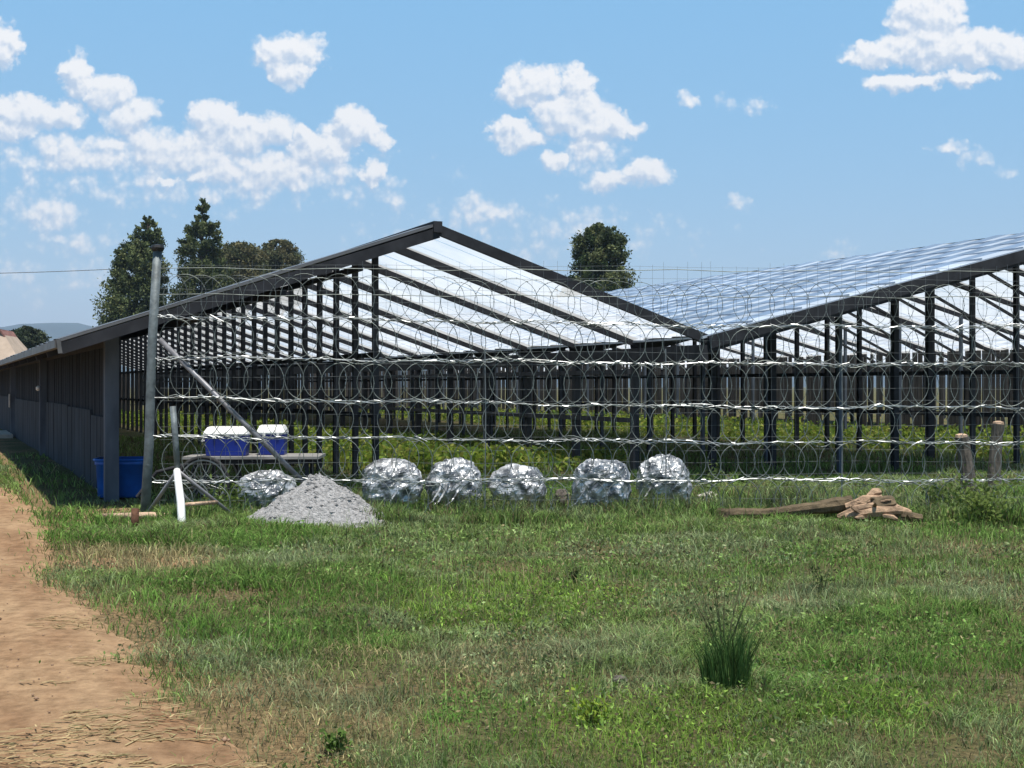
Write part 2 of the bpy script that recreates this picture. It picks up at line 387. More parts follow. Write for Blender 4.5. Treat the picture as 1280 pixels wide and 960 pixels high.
def warped(dx, dy):
    """cloud field seen at an offset, with billows"""
    ad = N.new('ShaderNodeVectorMath'); ad.operation = 'ADD'; ad.inputs[1].default_value = (dx, dy, 0); L.new(cmb.outputs[0], ad.inputs[0])
    n1 = noise_(42, 6, .62, ad.outputs[0])
    sb = N.new('ShaderNodeVectorMath'); sb.operation = 'SUBTRACT'; L.new(n1.outputs['Color'], sb.inputs[0]); sb.inputs[1].default_value = (.5, .5, .5)
    wp = N.new('ShaderNodeVectorMath'); wp.operation = 'MULTIPLY_ADD'; L.new(sb.outputs[0], wp.inputs[0]); wp.inputs[1].default_value = (.036, .030, 0); L.new(ad.outputs[0], wp.inputs[2])
    g = N.new('ShaderNodeGroup'); g.node_tree = BG; L.new(wp.outputs[0], g.inputs[0])
    n2 = noise_(70, 8, .62, ad.outputs[0]); out = math_('MULTIPLY_ADD', math_('SUBTRACT', n2.outputs['Fac'], .5), .5, g.outputs[0])
    wp2 = N.new('ShaderNodeVectorMath'); wp2.operation = 'MULTIPLY_ADD'; L.new(sb.outputs[0], wp2.inputs[0]); wp2.inputs[1].default_value = (.008, .008, 0); L.new(ad.outputs[0], wp2.inputs[2])
    for sc_, am in ((40, .46), (100, .36), (240, .20)):
        v = N.new('ShaderNodeTexVoronoi'); v.voronoi_dimensions = '2D'; v.feature = 'SMOOTH_F1'; v.inputs['Scale'].default_value = sc_; v.inputs['Smoothness'].default_value = .35
        L.new(wp2.outputs[0], v.inputs['Vector']); out = math_('MULTIPLY_ADD', math_('SUBTRACT', .42, v.outputs['Distance']), am, out)
    return out
f0 = warped(0, 0); f1 = warped(.0022, .0055)
def mrange(x, a0, a1, b0, b1, smooth=True):
    m = N.new('ShaderNodeMapRange'); m.interpolation_type = 'SMOOTHSTEP' if smooth else 'LINEAR'
    for k, v in (('From Min', a0), ('From Max', a1), ('To Min', b0), ('To Max', b1)): m.inputs[k].default_value = v
    L.new(x, m.inputs['Value']); return m.outputs['Result']
dens = mrange(f0, -.10, .58, 0, .97)
dens = math_('MULTIPLY', dens, mrange(sp.outputs['Y'], .2, .5, 0, 1))
rel = mrange(math_('SUBTRACT', f0, f1), -.42, .30, 0, 1)
CW = 1.04 / SKY / EXM
cc = N.new('ShaderNodeMix'); cc.data_type = 'RGBA'; L.new(rel, cc.inputs[0])
cc.inputs[6].default_value = (.56 / SKY / EXM, .68 / SKY / EXM, .85 / SKY / EXM, 1); cc.inputs[7].default_value = (CW, CW * .995, CW, 1)
tint = N.new('ShaderNodeVectorMath'); tint.operation = 'MULTIPLY_ADD'; L.new(sky.outputs[0], tint.inputs[0])
tint.inputs[1].default_value = tuple(k / EXM for k in (1.55, .66, .10)); tint.inputs[2].default_value = tuple(k / EXM / SKY for k in (.118, .428, .83))
dim = N.new('ShaderNodeVectorMath'); dim.operation = 'SCALE'; L.new(tint.outputs[0], dim.inputs[0]); L.new(mrange(sp.outputs['Z'], .28, .7, 1, .30), dim.inputs['Scale'])
mxs = N.new('ShaderNodeMix'); mxs.data_type = 'RGBA'; L.new(dens, mxs.inputs[0]); L.new(dim.outputs[0], mxs.inputs[6]); L.new(cc.outputs[2], mxs.inputs[7])
L.new(mxs.outputs[2], bg.inputs['Color'])

vs_ = SC.view_settings; vs_.view_transform = 'Standard'; vs_.look = 'None'; vs_.gamma = 1; vs_.exposure = EXPO
vs_.use_curve_mapping = False
SC.cycles.max_bounces = 8; SC.cycles.transparent_max_bounces = 24; SC.cycles.caustics_reflective = False

# ------------------------------------------------------------------ ground, track, hills
def axis(a0, a1, step, far):
    xs = list(np.arange(a0, a1 + 1e-6, step)); s = step; x = a0
    lo = []
    while x > -far: s *= 1.35; x -= s; lo.append(x)
    hi = []; s = step; x = a1
    while x < far: s *= 1.35; x += s; hi.append(x)
    return np.array(sorted(lo) + xs + hi)
gx = axis(-12, 14, .18, 6500); gy = axis(3, 32, .18, 6500)
X, Y = np.meshgrid(gx, gy, indexing='ij')
V = np.stack([X.ravel(), Y.ravel(), gh(X.ravel(), Y.ravel())], 1)
nx, ny = len(gx), len(gy)
I = np.arange(nx * ny).reshape(nx, ny)
Fq = np.stack([I[:-1, :-1].ravel(), I[1:, :-1].ravel(), I[1:, 1:].ravel(), I[:-1, 1:].ravel()], 1)
GV, GF = V, Fq

def track_edge(y):
    """x of the right edge of the track at depth y (without wobble)"""
    return np.interp(y, [0, 5.62, 6.45, 7.56, 9.47, 13.3, 15.7, 17., 18.5, 24.5, 80], [1.1, -1.08, -1.50, -2.10, -3.08, -4.65, -5.5, -6.0, -6.85, -9.75, -31.9])
def track_x(y):
    y = np.asarray(y, float)
    return track_edge(y) + (vnoise(y, y * 0, 1.4, 21) - .5) * .2 + (vnoise(y, y * 0, .3, 22) - .5) * .14 + (vnoise(y, y * 0, .09, 24) - .5) * .12
dd = V[:, 0] - track_edge(np.clip(V[:, 1], 0, 80)); dd = np.where(dd < -2.1, -4.2 - dd, dd)
soil = np.clip(1.15 - dd / .75, 0, 1) * (V[:, 1] < 60)
for cx_s, cy_s, rx_s, ry_s in ((118, 641, 1.6, .9), (215, 702, 1.6, .7), (335, 905, .9, .6), (565, 848, .7, .5)):
    p = gpt(cx_s, cy_s); soil = np.maximum(soil, np.clip(1.2 - ((V[:, 0] - p.x) / rx_s) ** 2 - ((V[:, 1] - p.y) / ry_s) ** 2, 0, 1) * (.8 if cy_s < 800 else .5))
g = np_mesh('ground', GV, GF, M['ground'], np.repeat(soil[:, None], 3, 1)); tag(g, kind='structure')
ys = np.concatenate([np.arange(2, 30, .04), np.arange(30, 80, .5)])
ns = 26
xr = track_x(ys); ww = 4.2 + (vnoise(ys, ys * 0, 1.1, 23) - .5) * .5
TX = xr[:, None] - np.linspace(0, 1, ns)[None, :] * ww[:, None]; TY = np.repeat(ys[:, None], ns, 1)
fr = np.linspace(0, 1, ns)
rut = -.035 * (np.exp(-((fr - .25) / .07) ** 2) + np.exp(-((fr - .72) / .07) ** 2))
edge = np.clip(np.minimum(fr, 1 - fr) / .06, 0, 1)
TZ = gh(TX.ravel(), TY.ravel()).reshape(TX.shape) + .012 * edge[None, :] + .002 + rut[None, :] * .9
# the ground under the track is a coarser sheet: lift the track clear of it
TZ += .028 * edge[None, :] - .02 * (1 - edge[None, :])
V = np.stack([TX.ravel(), TY.ravel(), TZ.ravel()], 1)
I = np.arange(len(ys) * ns).reshape(len(ys), ns)
Fq = np.stack([I[:-1, 1:].ravel(), I[:-1, :-1].ravel(), I[1:, :-1].ravel(), I[1:, 1:].ravel()], 1)
tr = np_mesh('dirt_track', V, Fq, M['track']); tag(tr, kind='structure')
for p in tr.data.polygons: p.use_smooth = True

# patches of bare soil in the meadow
for px, py, rx, ry, sd in ((125, 640, 1.25, .62, 1), (205, 703, 1.0, .30, 2)):
    p = gpt(px, py); nr, na = 12, 90; vs = [(p.x, p.y, gz(p.x, p.y) + .014)]; fs = []
    for i in range(1, nr + 1):
        for k in range(na):
            a = 2 * math.pi * k / na; q = 1 + .55 * mnoise.noise(Vector((math.cos(a) * 1.6, math.sin(a) * 1.6, sd * 3.))) + .3 * mnoise.noise(Vector((math.cos(a) * 6, math.sin(a) * 6, sd * 5.)))
            x = p.x + rx * q * i / nr * math.cos(a); y = p.y + ry * q * i / nr * math.sin(a)
            vs.append((x, y, gz(x, y) + (.014 if i < nr else -.03)))
    for k in range(na): fs.append((0, 1 + k, 1 + (k + 1) % na))
    for i in range(nr - 1):
        for k in range(na): fs.append((1 + i*na + k, 1 + (i+1)*na + k, 1 + (i+1)*na + (k+1) % na, 1 + i*na + (k+1) % na))
    mb = MB(); mb.add(vs, fs); tag(mb.build('soil_patch', M['track'], None, True), kind='structure')
# far hills: a long low range with depth
hx = np.linspace(-3400, 3000, 130); prof = np.linspace(-1, 1, 15)
top = np.interp(hx, [-3400, -2200, -1750, -1560, -1440, -1330, -1180, -950, -600, 200, 1500, 3000],
                    [120, 165, 188, 186, 196, 197, 172, 140, 120, 95, 110, 90])
top = top + (vnoise(hx, hx * 0, 90, 31) - .5) * 10
HX = np.repeat(hx[:, None], 15, 1); HYY = 4000 + np.repeat(prof[None, :], 130, 0) * 900 + (vnoise(HX, HX * 0, 300, 32) - .5) * 200
HZ = top[:, None] * (np.cos(prof * math.pi / 2) ** 1.2)[None, :] - 4
HZ += (vnoise(HX, HYY, 120, 33) - .5) * 14 * (1 - np.abs(prof))[None, :]
I = np.arange(130 * 15).reshape(130, 15)
Fq = np.stack([I[:-1, :-1].ravel(), I[1:, :-1].ravel(), I[1:, 1:].ravel(), I[:-1, 1:].ravel()], 1)
h = np_mesh('hills', np.stack([HX.ravel(), HYY.ravel(), HZ.ravel()], 1), Fq, M['hill']); tag(h, kind='structure')
for p in h.data.polygons: p.use_smooth = True

# ------------------------------------------------------------------ the sheds (local x across, y along, from the front corner of the plank wall)
C0 = Vector((-5.6, 18.6, 0)); RZ = math.atan2(.403, .915); LEN = 58.; LF = -1.7
E1, R1, V1, R2, V2, R3, V3 = (-.906, 2.19), (4.186, 3.907), (8.73, 2.39), (18.06, 4.71), (27.4, 2.40), (36., 4.35), (44., 2.4)
def prof_h(t):
    p = (E1, R1, V1, R2, V2, R3, V3); return float(np.interp(t, [q[0] for q in p], [q[1] for q in p]))
def local(w):
    d = Vector((w.x, w.y, 0)) - C0; ca, sa = math.cos(RZ), math.sin(RZ)
    return d.x * ca + d.y * sa, -d.x * sa + d.y * ca
def world(t, l, z=0.):
    ca, sa = math.cos(RZ), math.sin(RZ); return Vector((C0.x + t * ca - l * sa, C0.y + t * sa + l * ca, z))

def ribbed_sheet(name, a, b, material, parent, l0, l1, cols, mod=.9, amp=.05, over=.12):
    """roof sheets laid up the slope a->b with a raised seam every mod metres along the shed"""
    mb = MB(); a = Vector((a[0], 0, a[1])); b = Vector((b[0], 0, b[1])); d = (b - a).normalized()
    nrm = Vector((-d.z, 0, d.x))
    if nrm.z < 0: nrm = -nrm
    a = a - d * over; b = b + d * .03
    l = l0; k = 0
    while l < l1 - .01:
        e1 = min(l + mod, l1); w = e1 - l
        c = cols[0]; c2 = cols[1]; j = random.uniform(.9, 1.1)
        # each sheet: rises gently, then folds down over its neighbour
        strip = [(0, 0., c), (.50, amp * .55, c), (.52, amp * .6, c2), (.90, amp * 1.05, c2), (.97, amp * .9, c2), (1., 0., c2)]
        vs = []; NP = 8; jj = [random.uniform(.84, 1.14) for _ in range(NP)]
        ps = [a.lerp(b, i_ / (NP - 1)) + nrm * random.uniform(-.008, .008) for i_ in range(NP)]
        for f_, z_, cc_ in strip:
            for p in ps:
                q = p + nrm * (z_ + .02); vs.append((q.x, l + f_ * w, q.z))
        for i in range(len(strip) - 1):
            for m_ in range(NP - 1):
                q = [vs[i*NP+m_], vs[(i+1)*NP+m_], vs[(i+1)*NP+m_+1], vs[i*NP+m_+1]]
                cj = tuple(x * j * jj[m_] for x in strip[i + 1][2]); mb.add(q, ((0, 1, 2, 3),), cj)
        # thickness at the two ends of the slope
        l = e1; k += 1
    for p, sgn in ((a, -1), (b, 1)):
        vs = [(p.x, l0, p.z + .02), (p.x, l1, p.z + .02), (p.x, l1, p.z - .01), (p.x, l0, p.z - .01)]; mb.add(vs, ((0, 1, 2, 3),), cols[0])
    vs = [(q.x, l0 + .001, q.z + dz) for q in (a, b) for dz in (.022, -.02)]
    mb.add(vs, ((0, 2, 3, 1),), cols[0])
    if amp > .03:            # lap seams across the sheets
        for k_ in range(1, 10):
            p = a.lerp(b, k_ / 10) + nrm * (amp * 1.05 + .021); t_ = d * .014
            vs = [(p - t_).x, l0, (p - t_).z], [(p + t_).x, l0, (p + t_).z], [(p + t_).x, l1, (p + t_).z], [(p - t_).x, l1, (p - t_).z]
            q = [tuple(Vector(v_) - nrm * .03) for v_ in vs]
            mb.add(list(vs) + q, ((0, 1, 2, 3), (4, 7, 6, 5), (0, 3, 7, 4), (1, 5, 6, 2), (0, 4, 5, 1), (3, 2, 6, 7)), (.36, .43, .53))
    # underside boarding
    vs = [(q.x, ll, q.z - .012) for q in (a, b) for ll in (l0 + .01, l1 - .01)]
    mb.add(vs, ((0, 1, 3, 2),), (.06, .06, .065))
    return mb.build(name, material, parent)

def glare_sheet(name, a, b, parent, l0, l1, mod=.82):  # milky strips added on an unclad slope to whiten the sky behind
    mb = MB(); l = l0
    while l < l1 - .01:
        e1 = min(l + mod, l1); dz = random.uniform(0, .01)
        vs = [(a[0] + .05, l, a[1] - .03 + dz), (a[0] + .05, e1 + .02, a[1] - .018 + dz), (b[0] - .05, e1 + .02, b[1] - .018 + dz), (b[0] - .05, l, b[1] - .03 + dz)]
        mb.add(vs, ((0, 1, 2, 3),)); l = e1
    return mb.build(name, M['sky_glare'], parent)

def one(name, material, parent, fn):
    mb = MB(); fn(mb); return mb.build(name, material, parent)

def rafters(parent, a, b, ls, w=.085, h=.19, mt='frame'):
    for l in ls:
        one('rafter', M[mt], parent, lambda m: m.bar((a[0], l, a[1] - .035 - h / 2), (b[0], l, b[1] - .035 - h / 2), w, h, (0, 0, 1)))
def posts(parent, t, ls, top, w=.1, mt='timber', name='post'):
    for l in ls:
        j = random.uniform(-.02, .02)
        one(name, M[mt], parent, lambda m: m.bar((t + j, l, -.1), (t + j * .3, l, top), w, w, (0, 1, 0)))

def corrugated(mb, t, l0, l1, z0, z1f, pitch=.2, amp=.018, back=.03):
    """vertical boarding in the plane x = t, facing -x; z1f gives top height"""
    n = max(2, int((l1 - l0) / pitch)); 
    for i in range(n):
        a = l0 + (l1 - l0) * i / n; b = l0 + (l1 - l0) * (i + 1) / n; g = (b - a) * .08; o = amp * random.uniform(0, 1)
        vs = [(t - o, a, z0), (t - o, b - g, z0), (t - o, b - g, z1f), (t - o, a, z1f), (t + back, a, z0), (t + back, b - g, z0), (t + back, b - g, z1f), (t + back, a, z1f)]
        mb.add(vs, ((0, 3, 2, 1), (4, 5, 6, 7), (0, 1, 5, 4), (1, 2, 6, 5), (2, 3, 7, 6), (3, 0, 4, 7)))

RA = [LF + .05 + 2.2 * k for k in range(27)]
# --- first shed, with the long plank wall
s1 = thing('open_shed', 'long dark timber shed with plank side wall along the dirt track and central gable peak', 'shed', C0, RZ)
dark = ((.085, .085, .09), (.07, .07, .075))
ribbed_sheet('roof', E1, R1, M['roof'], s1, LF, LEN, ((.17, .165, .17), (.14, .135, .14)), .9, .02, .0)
glare_sheet('sky_glare_sheet', R1, V1, s1, LF + .05, LEN)  # added layer: this slope is bare rafters, white imitates overexposed sky
rafters(s1, E1, (R1[0] + .04, R1[1]), RA, .09, .15)
rafters(s1, (R1[0], R1[1] + .06), (V1[0], V1[1] + .06), RA, .07, .145)
one('ridge_beam', M['frame'], s1, lambda m: m.bar((R1[0] + .02, LF - .03, R1[1] - .03), (R1[0] + .02, LEN, R1[1] - .03), .13, .16))
one('valley_beam', M['frame'], s1, lambda m: m.bar((V1[0] - .08, LF, V1[1] - .26), (V1[0] - .08, LEN, V1[1] - .26), .16, .24))
one('eave_beam', M['frame'], s1, lambda m: m.bar((.02, .12, 2.26), (.02, LEN, 2.26), .1, .14))
for t in (.9, 2.0, 3.1):
    one('purlin', M['frame'], s1, lambda m: m.bar((t, LF + .1, prof_h(t) - .28), (t, LEN, prof_h(t) - .28), .07, .08))
def gut(m):
    m.bar((E1[0] - .03, LF - .02, E1[1] - .05), (E1[0] - .03, LEN, E1[1] - .05), .08, .10)
one('gutter', M['gutter'], s1, gut)
one('gutter_end', M['gutter'], s1, lambda m: m.bar((E1[0] - .03, LF - .03, E1[1] + .01), (E1[0] - .0, LF - .03, E1[1] - .17), .04, .05))
# wall: dark boards above, paler sheets set proud below; grey posts
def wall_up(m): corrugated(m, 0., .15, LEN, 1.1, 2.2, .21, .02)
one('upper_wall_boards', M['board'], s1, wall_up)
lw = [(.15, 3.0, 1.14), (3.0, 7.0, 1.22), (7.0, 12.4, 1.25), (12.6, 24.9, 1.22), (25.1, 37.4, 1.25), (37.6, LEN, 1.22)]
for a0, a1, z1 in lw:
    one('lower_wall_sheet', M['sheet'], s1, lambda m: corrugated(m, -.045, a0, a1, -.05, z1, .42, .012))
posts(s1, -.08, [0.02], 2.36, .19, 'wallpost', 'corner_post')
posts(s1, -.09, [12.5, 25., 37.5, 50.], 2.22, .16, 'wallpost', 'wall_post')
one('insulator', M['white'], s1, lambda m: m.lathe([(.02, 1.5), (.05, 1.53), (.05, 1.58), (.02, 1.61)], -.2, 12.5, 10))
one('notice_plate', M['stone'], s1, lambda m: m.box((-.2, 25., 1.15), (.03, .28, .42)))
ridge_ls = [1.15 + 1.1 * k for k in range(52)]
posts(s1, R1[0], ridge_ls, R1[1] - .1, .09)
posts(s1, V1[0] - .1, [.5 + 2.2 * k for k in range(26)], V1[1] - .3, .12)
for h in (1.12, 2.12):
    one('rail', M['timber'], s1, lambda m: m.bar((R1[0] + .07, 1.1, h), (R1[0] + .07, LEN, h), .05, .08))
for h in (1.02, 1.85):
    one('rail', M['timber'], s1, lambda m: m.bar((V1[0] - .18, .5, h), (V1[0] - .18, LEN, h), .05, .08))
def endw(m):
    t = .1
    while t < 8.5:
        w = random.uniform(.14, .2); m.box((t + w / 2, LEN - .1, 1.2), (w, .03, 2.4)); t += w + random.uniform(.01, .05)
one('end_wall', M['slat'], s1, endw)

# --- second, wider shed joined at the valley
s2 = thing('open_shed', 'wider shed on the right with pale blue ribbed roof sloping down to the valley', 'shed', C0, RZ)
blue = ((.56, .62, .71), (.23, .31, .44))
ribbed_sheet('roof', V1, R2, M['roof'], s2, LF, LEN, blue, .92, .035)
glare_sheet('sky_glare_sheet', R2, V2, s2, LF + .05, LEN)  # same added white layer over the second open slope
RB = [LF + .05 + 2.4 * k for k in range(25)]
rafters(s2, V1, R2, RB, .09, .22); rafters(s2, (R2[0], R2[1] + .06), (V2[0], V2[1] + .06), RB, .07, .145)
one('ridge_beam', M['frame'], s2, lambda m: m.bar((R2[0], LF - .03, R2[1] - .05), (R2[0], LEN, R2[1] - .05), .13, .16))
one('valley_beam', M['frame'], s2, lambda m: m.bar((V2[0] - .08, LF, V2[1] - .24), (V2[0] - .08, LEN, V2[1] - .24), .16, .24))
one('verge_board', M['frame'], s2, lambda m: m.bar((V1[0], LF - .03, V1[1] - .10), (R2[0], LF - .03, R2[1] - .10), .04, .2))
posts(s2, R2[0], [1.31 + 1.25 * k for k in range(45)], R2[1] - .1, .092)
posts(s2, V2[0] - .1, [.5 + 2.4 * k for k in range(24)], V2[1] - .3, .12)
posts(s2, 13.2, [.8 + 2.4 * k for k in range(24)], prof_h(13.2) - .2, .075, 'wallpost', 'mid_post')
posts(s2, 22.4, [.4 + 2.4 * k for k in range(24)], prof_h(22.4) - .2, .075, 'wallpost', 'mid_post')
for px, l in ((965, 1.2), (1118, .9), (1160, 3.2), (890, 1.0), (1048, 6.0)):
    # posts of the front bays
    tt = None
    for q in np.arange(8, 24, .02):
        w = world(q, l)
        if 640 + F * w.x / w.y > px: tt = float(q); break
    one('post', M['frame'], s2, lambda m: m.bar((tt, l, -.1), (tt, l, prof_h(tt) - .2), .115, .115, (0, 1, 0)))
for k in range(9):
    l = 1.31 + 1.25 * k + .06
    one('brace', M['timber'], s2, lambda m: m.bar((R2[0] + .05, l, R2[1] - .45), (R2[0] + 4.6, l, 2.3), .05, .06))
for h in (1.0, 1.9):
    one('rail', M['timber'], s2, lambda m: m.bar((R2[0] + .08, 1.3, h), (R2[0] + .08, LEN, h), .05, .09))
def slats(m):
    l = -1.5
    while l < LEN:
        w = random.uniform(.12, .24); z0 = random.choice((.0, .0, .3, .8)); m.box((26.2 + random.uniform(-.02, .02), l + w / 2, z0 + (2.72 - z0) / 2), (.03, w, 2.72 - z0 + random.uniform(-.12, .08))); l += w + random.choice((.01, .02, .05, .05, .16))
one('slatted_wall', M['slat'], s2, slats)
def endw2(m):
    t = 9.
    while t < 26:
        w = random.uniform(.14, .2); m.box((t + w / 2, LEN - .1, 1.3), (w, .03, 2.6)); t += w + random.uniform(.01, .05)
one('end_wall', M['slat'], s2, endw2)

# --- third shed, glimpsed through the second
s3 = thing('open_shed', 'farthest shed, its pale blue roof glimpsed behind the posts under the right gable', 'shed', C0, RZ)
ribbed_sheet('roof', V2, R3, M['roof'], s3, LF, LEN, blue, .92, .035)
rafters(s3, V2, R3, RB[::2], .09, .2)
posts(s3, R3[0], [.5 + 2.4 * k for k in range(24)], R3[1] - .1, .12)
posts(s3, 43.5, [.5 + 2.4 * k for k in range(24)], 2.4, .12)
rafters(s3, R3, V3, RB[::2], .09, .2)

# ------------------------------------------------------------------ razor wire fence
FD = 16.0
def fy(x): return FD + max(0, (x + 4.4)) * .05
def fpt(px, py):
    d = FD
    for _ in range(4): d = fy((px - 640) / F * d)
    return at(px, py, d)
fence = thing('razor_wire_fence', 'tall razor wire security fence with a grey steel corner pole and a diagonal stay', 'fence', (fpt(183, 650).x, FD, 0))
def fb(name, mt, fn, smooth=False):
    mb = MB(); fn(mb); o = mb.build(name, M[mt], fence, smooth); o.matrix_parent_inverse = fence.matrix_world.inverted()
    return o
FO = Vector(fence.location)
def rel_(p): return Vector(p) - FO
def fpart(name, mt, fn, smooth=False):
    mb = MB(); fn(mb); mb.v = [tuple(Vector(v) - FO) for v in mb.v]; return mb.build(name, M[mt], fence, smooth)
pb, ptop = fpt(180, 650), fpt(197, 312)
pb.z = -.15
fpart('pole', 'pole', lambda m: m.tube([pb, pb.lerp(ptop, .3) + Vector((.012, 0, 0)), pb.lerp(ptop, .65) - Vector((.012, 0, 0)), ptop], [.062, .058, .056, .055], 12), True)
fpart('pole_cap', 'cap', lambda m: m.lathe([(.066, ptop.z - .02), (.085, ptop.z + .02), (.075, ptop.z + .05), (.02, ptop.z + .065)], ptop.x, ptop.y, 14))
fpart('stay', 'pipe', lambda m: m.tube([fpt(199, 424) + Vector((0, .02, 0)), fpt(398, 612) + Vector((0, .12, -.12))], .033, 10), True)
rb_ = fpt(1330, 640); rb_.z = -.1
fpart('pole', 'pole', lambda m: m.tube([rb_, fpt(1330, 320)], .07, 12), True)
XL = ptop.x + .02; XR = rb_.x
rows = [(395, 408), (447, 455), (497, 509), (545, 553), (601, 600)]         # strand rows at the left and right of the photo
def strand_pt(k, x, dz=0.):
    f = (x - XL) / (XR - XL); y0, y1 = rows[k]
    d = fy(x); py = y0 + (y1 - y0) * min(1, f * 1.6)
    px = 640 + F * x / d
    return Vector((x, d, CH - (py - HY) / F * d + .012 * math.sin(x * 2.1 + k * 1.7) + .008 * math.sin(x * 5.3 + k) + dz))
for k in range(5):
    def st(m, k=k):
        for ph in (0, math.pi):
            pts = []
            x = XL - .08
            while x < XR:
                p = strand_pt(k, x); w = x * 14 + ph + math.sin(x * 3 + k) * 2.6 + math.sin(x * 7.3) * 1.2; amp = .010 + .008 * math.sin(x * 1.3 + k * 2)
                pts.append(p + Vector((0, amp * math.cos(w) - .01, amp * math.sin(w)))); x += .045
            m.tube(pts, .0046, 5)
        x = XL + random.uniform(0, .2)
        while x < XR:            # clips and barb clusters
            p = strand_pt(k, x); a = random.uniform(-.5, .5); s_ = random.uniform(.02, .09)
            m.tube([p + Vector((-s_, -.02, -s_ * a)), p + Vector((0, -.024, random.uniform(-.01, .02))), p + Vector((s_, -.02, s_ * a))], [.005, random.uniform(.006, .012), .005], 5)
            x += random.choice((.14, .27, .27, .4))
    fpart('barbed_strand', 'galv', st)
for k in range(6):
    def co(m, k=k):
        x = XL + .12 + random.uniform(0, .1)
        while x < XR:
            if k == 0: c = strand_pt(0, x, .26); rad = .275
            elif k == 5: c = strand_pt(4, x, -.25); rad = .26
            else:
                a, b = strand_pt(k - 1, x), strand_pt(k, x); c = (a + b) / 2; rad = (a.z - b.z) / 2 + .015
            rad *= random.uniform(.88, 1.08); tilt = random.uniform(-.5, .5); sq = random.uniform(.82, 1.08); c = c + Vector((0, 0, random.uniform(-.025, .02)))
            pts = []
            for i in range(26):
                t = 2 * math.pi * i / 26
                pts.append(c + Vector((rad * sq * math.cos(t), .03 * math.cos(t) * (1 if (int(x * 100) % 2) else -1) + tilt * .05 * math.sin(t), rad * math.sin(t))))
            m.tube(pts, .003 if k == 0 else .0044, 4, closed=True)
            for i in range(0, 26, 2):     # razor barbs
                p = pts[i]; t = 2 * math.pi * i / 26; d_ = Vector((-math.sin(t), 0, math.cos(t)))
                n_ = Vector((math.cos(t), 0, math.sin(t)))
                m.add([p - d_ * .012, p + n_ * .008, p + d_ * .012, p - n_ * .008], ((0, 1, 2, 3),))
            x += random.uniform(.17, .27)
    fpart('razor_coil', 'coil', co)
def mesh_w(m):
    x = XL + .05
    while x < XR:
        top_ = 3.12 + random.uniform(-.04, .04); j = random.uniform(-.03, .03)
        m.tube([(x + j, fy(x) + .03, .02), (x, fy(x) + .03, 1.5), (x + random.uniform(-.02, .02), fy(x) + .03, top_)], .0016, 3, caps=False); x += .15
    z = .2
    while z < 3.1:
        m.tube([(XL + (XR - XL) * i / 12, fy(XL + (XR - XL) * i / 12) + .034, z + .012 * math.sin(i * 1.9 + z * 5)) for i in range(13)], .0016, 3, caps=False); z += .152
fpart('wire_mesh', 'thin', mesh_w)
for z in (2.72, 3.04):
    fpart('top_wire', 'coil', lambda m: m.tube([(XL + (XR - XL) * i / 16, fy(XL + (XR - XL) * i / 16) - .01, z + .015 * math.sin(i * 2.3)) for i in range(17)], .0045, 4))
for px in (606, 832, 1052):
    fpart('dropper', 'thin', lambda m: m.tube([fpt(px, 436), fpt(px + 1, 520), fpt(px, 640)], .008, 5))

# ------------------------------------------------------------------ things by the fence
# tripod of pipes
ap = at(222, 588, 15.3)
tp = thing('pipe_tripod', 'rickety pipe tripod with a white front leg standing beside the fence pole', 'tripod', (ap.x, ap.y, 0)); TO = Vector(tp.location)
def tpart(name, mt, pts, r, n=8):
    mb = MB(); mb.tube([Vector(p) - TO for p in pts], r, n); return mb.build(name, M[mt], tp, True)
tpart('stem', 'pole', [at(216, 508, 15.36), at(219, 545, 15.33), ap], .036)
f1_ = gpt(228, 664); f1_.z = -.03
tpart('leg', 'white', [ap + Vector((.0, -.03, 0)), at(226, 628, 14.85), f1_], [.042, .046, .048])
f2_ = at(178, 644, 15.9); f2_.z = -.03
tpart('leg', 'pipe', [ap, f2_], .022)
f3_ = at(300, 641, 15.9); f3_.z = -.03
tpart('leg', 'pipe', [ap, f3_], .022)
tpart('cross_bar', 'palewood', [at(229, 631, 14.84), ap.lerp(f3_, .62)], .022)
# wooden pole lying at the foot of the fence pole
w0, w1 = gpt(128, 652), gpt(245, 653); 
mb = MB(); mb.tube([(w0.x, w0.y, .06), (w0.lerp(w1, .5).x, w0.y + .03, .07), (w1.x, w1.y, .055)], [.035, .042, .03], 8)
tag(mb.build('wooden_pole', M['palewood'], None, True), 'pale peeled wooden pole lying flat in front of the fence pole', 'pole')
q = gpt(168, 660); mb = MB(); mb.tube([(q.x, q.y, -.1), (q.x + .01, q.y, .22)], .045, 8)
tag(mb.build('iron_stake', M['rust'], None, True), 'short rusty iron stake driven in beside the lying wooden pole', 'stake')
# blue tub behind the corner post
bt = world(.0, .35); b_ = thing('plastic_tub', 'blue plastic tub standing on the ground behind the corner post of the plank wall', 'tub', (at(149, 600, 18.9).x, 19.1, 0), .1)
def tub(m):
    pr = [(.0, 0), (.36, 0), (.385, .03), (.41, .47), (.43, .475), (.43, .53), (.40, .53), (.37, .08), (0, .07)]
    n = 20; vs = []; fs = []
    for r, z in pr:
        for k in range(n):
            a = 2 * math.pi * k / n; c_, s_ = math.cos(a), math.sin(a)
            q = (abs(c_) ** 5 + abs(s_) ** 5) ** (-1 / 5)
            vs.append((r * q * c_ * .86, r * q * s_ * .8, z))
    for i in range(len(pr) - 1):
        for k in range(n): fs.append((i*n+k, i*n+(k+1)%n, (i+1)*n+(k+1)%n, (i+1)*n+k))
    m.add(vs, fs)
mb = MB(); tub(mb); mb.build('tub_shell', M['blue'], b_, True)
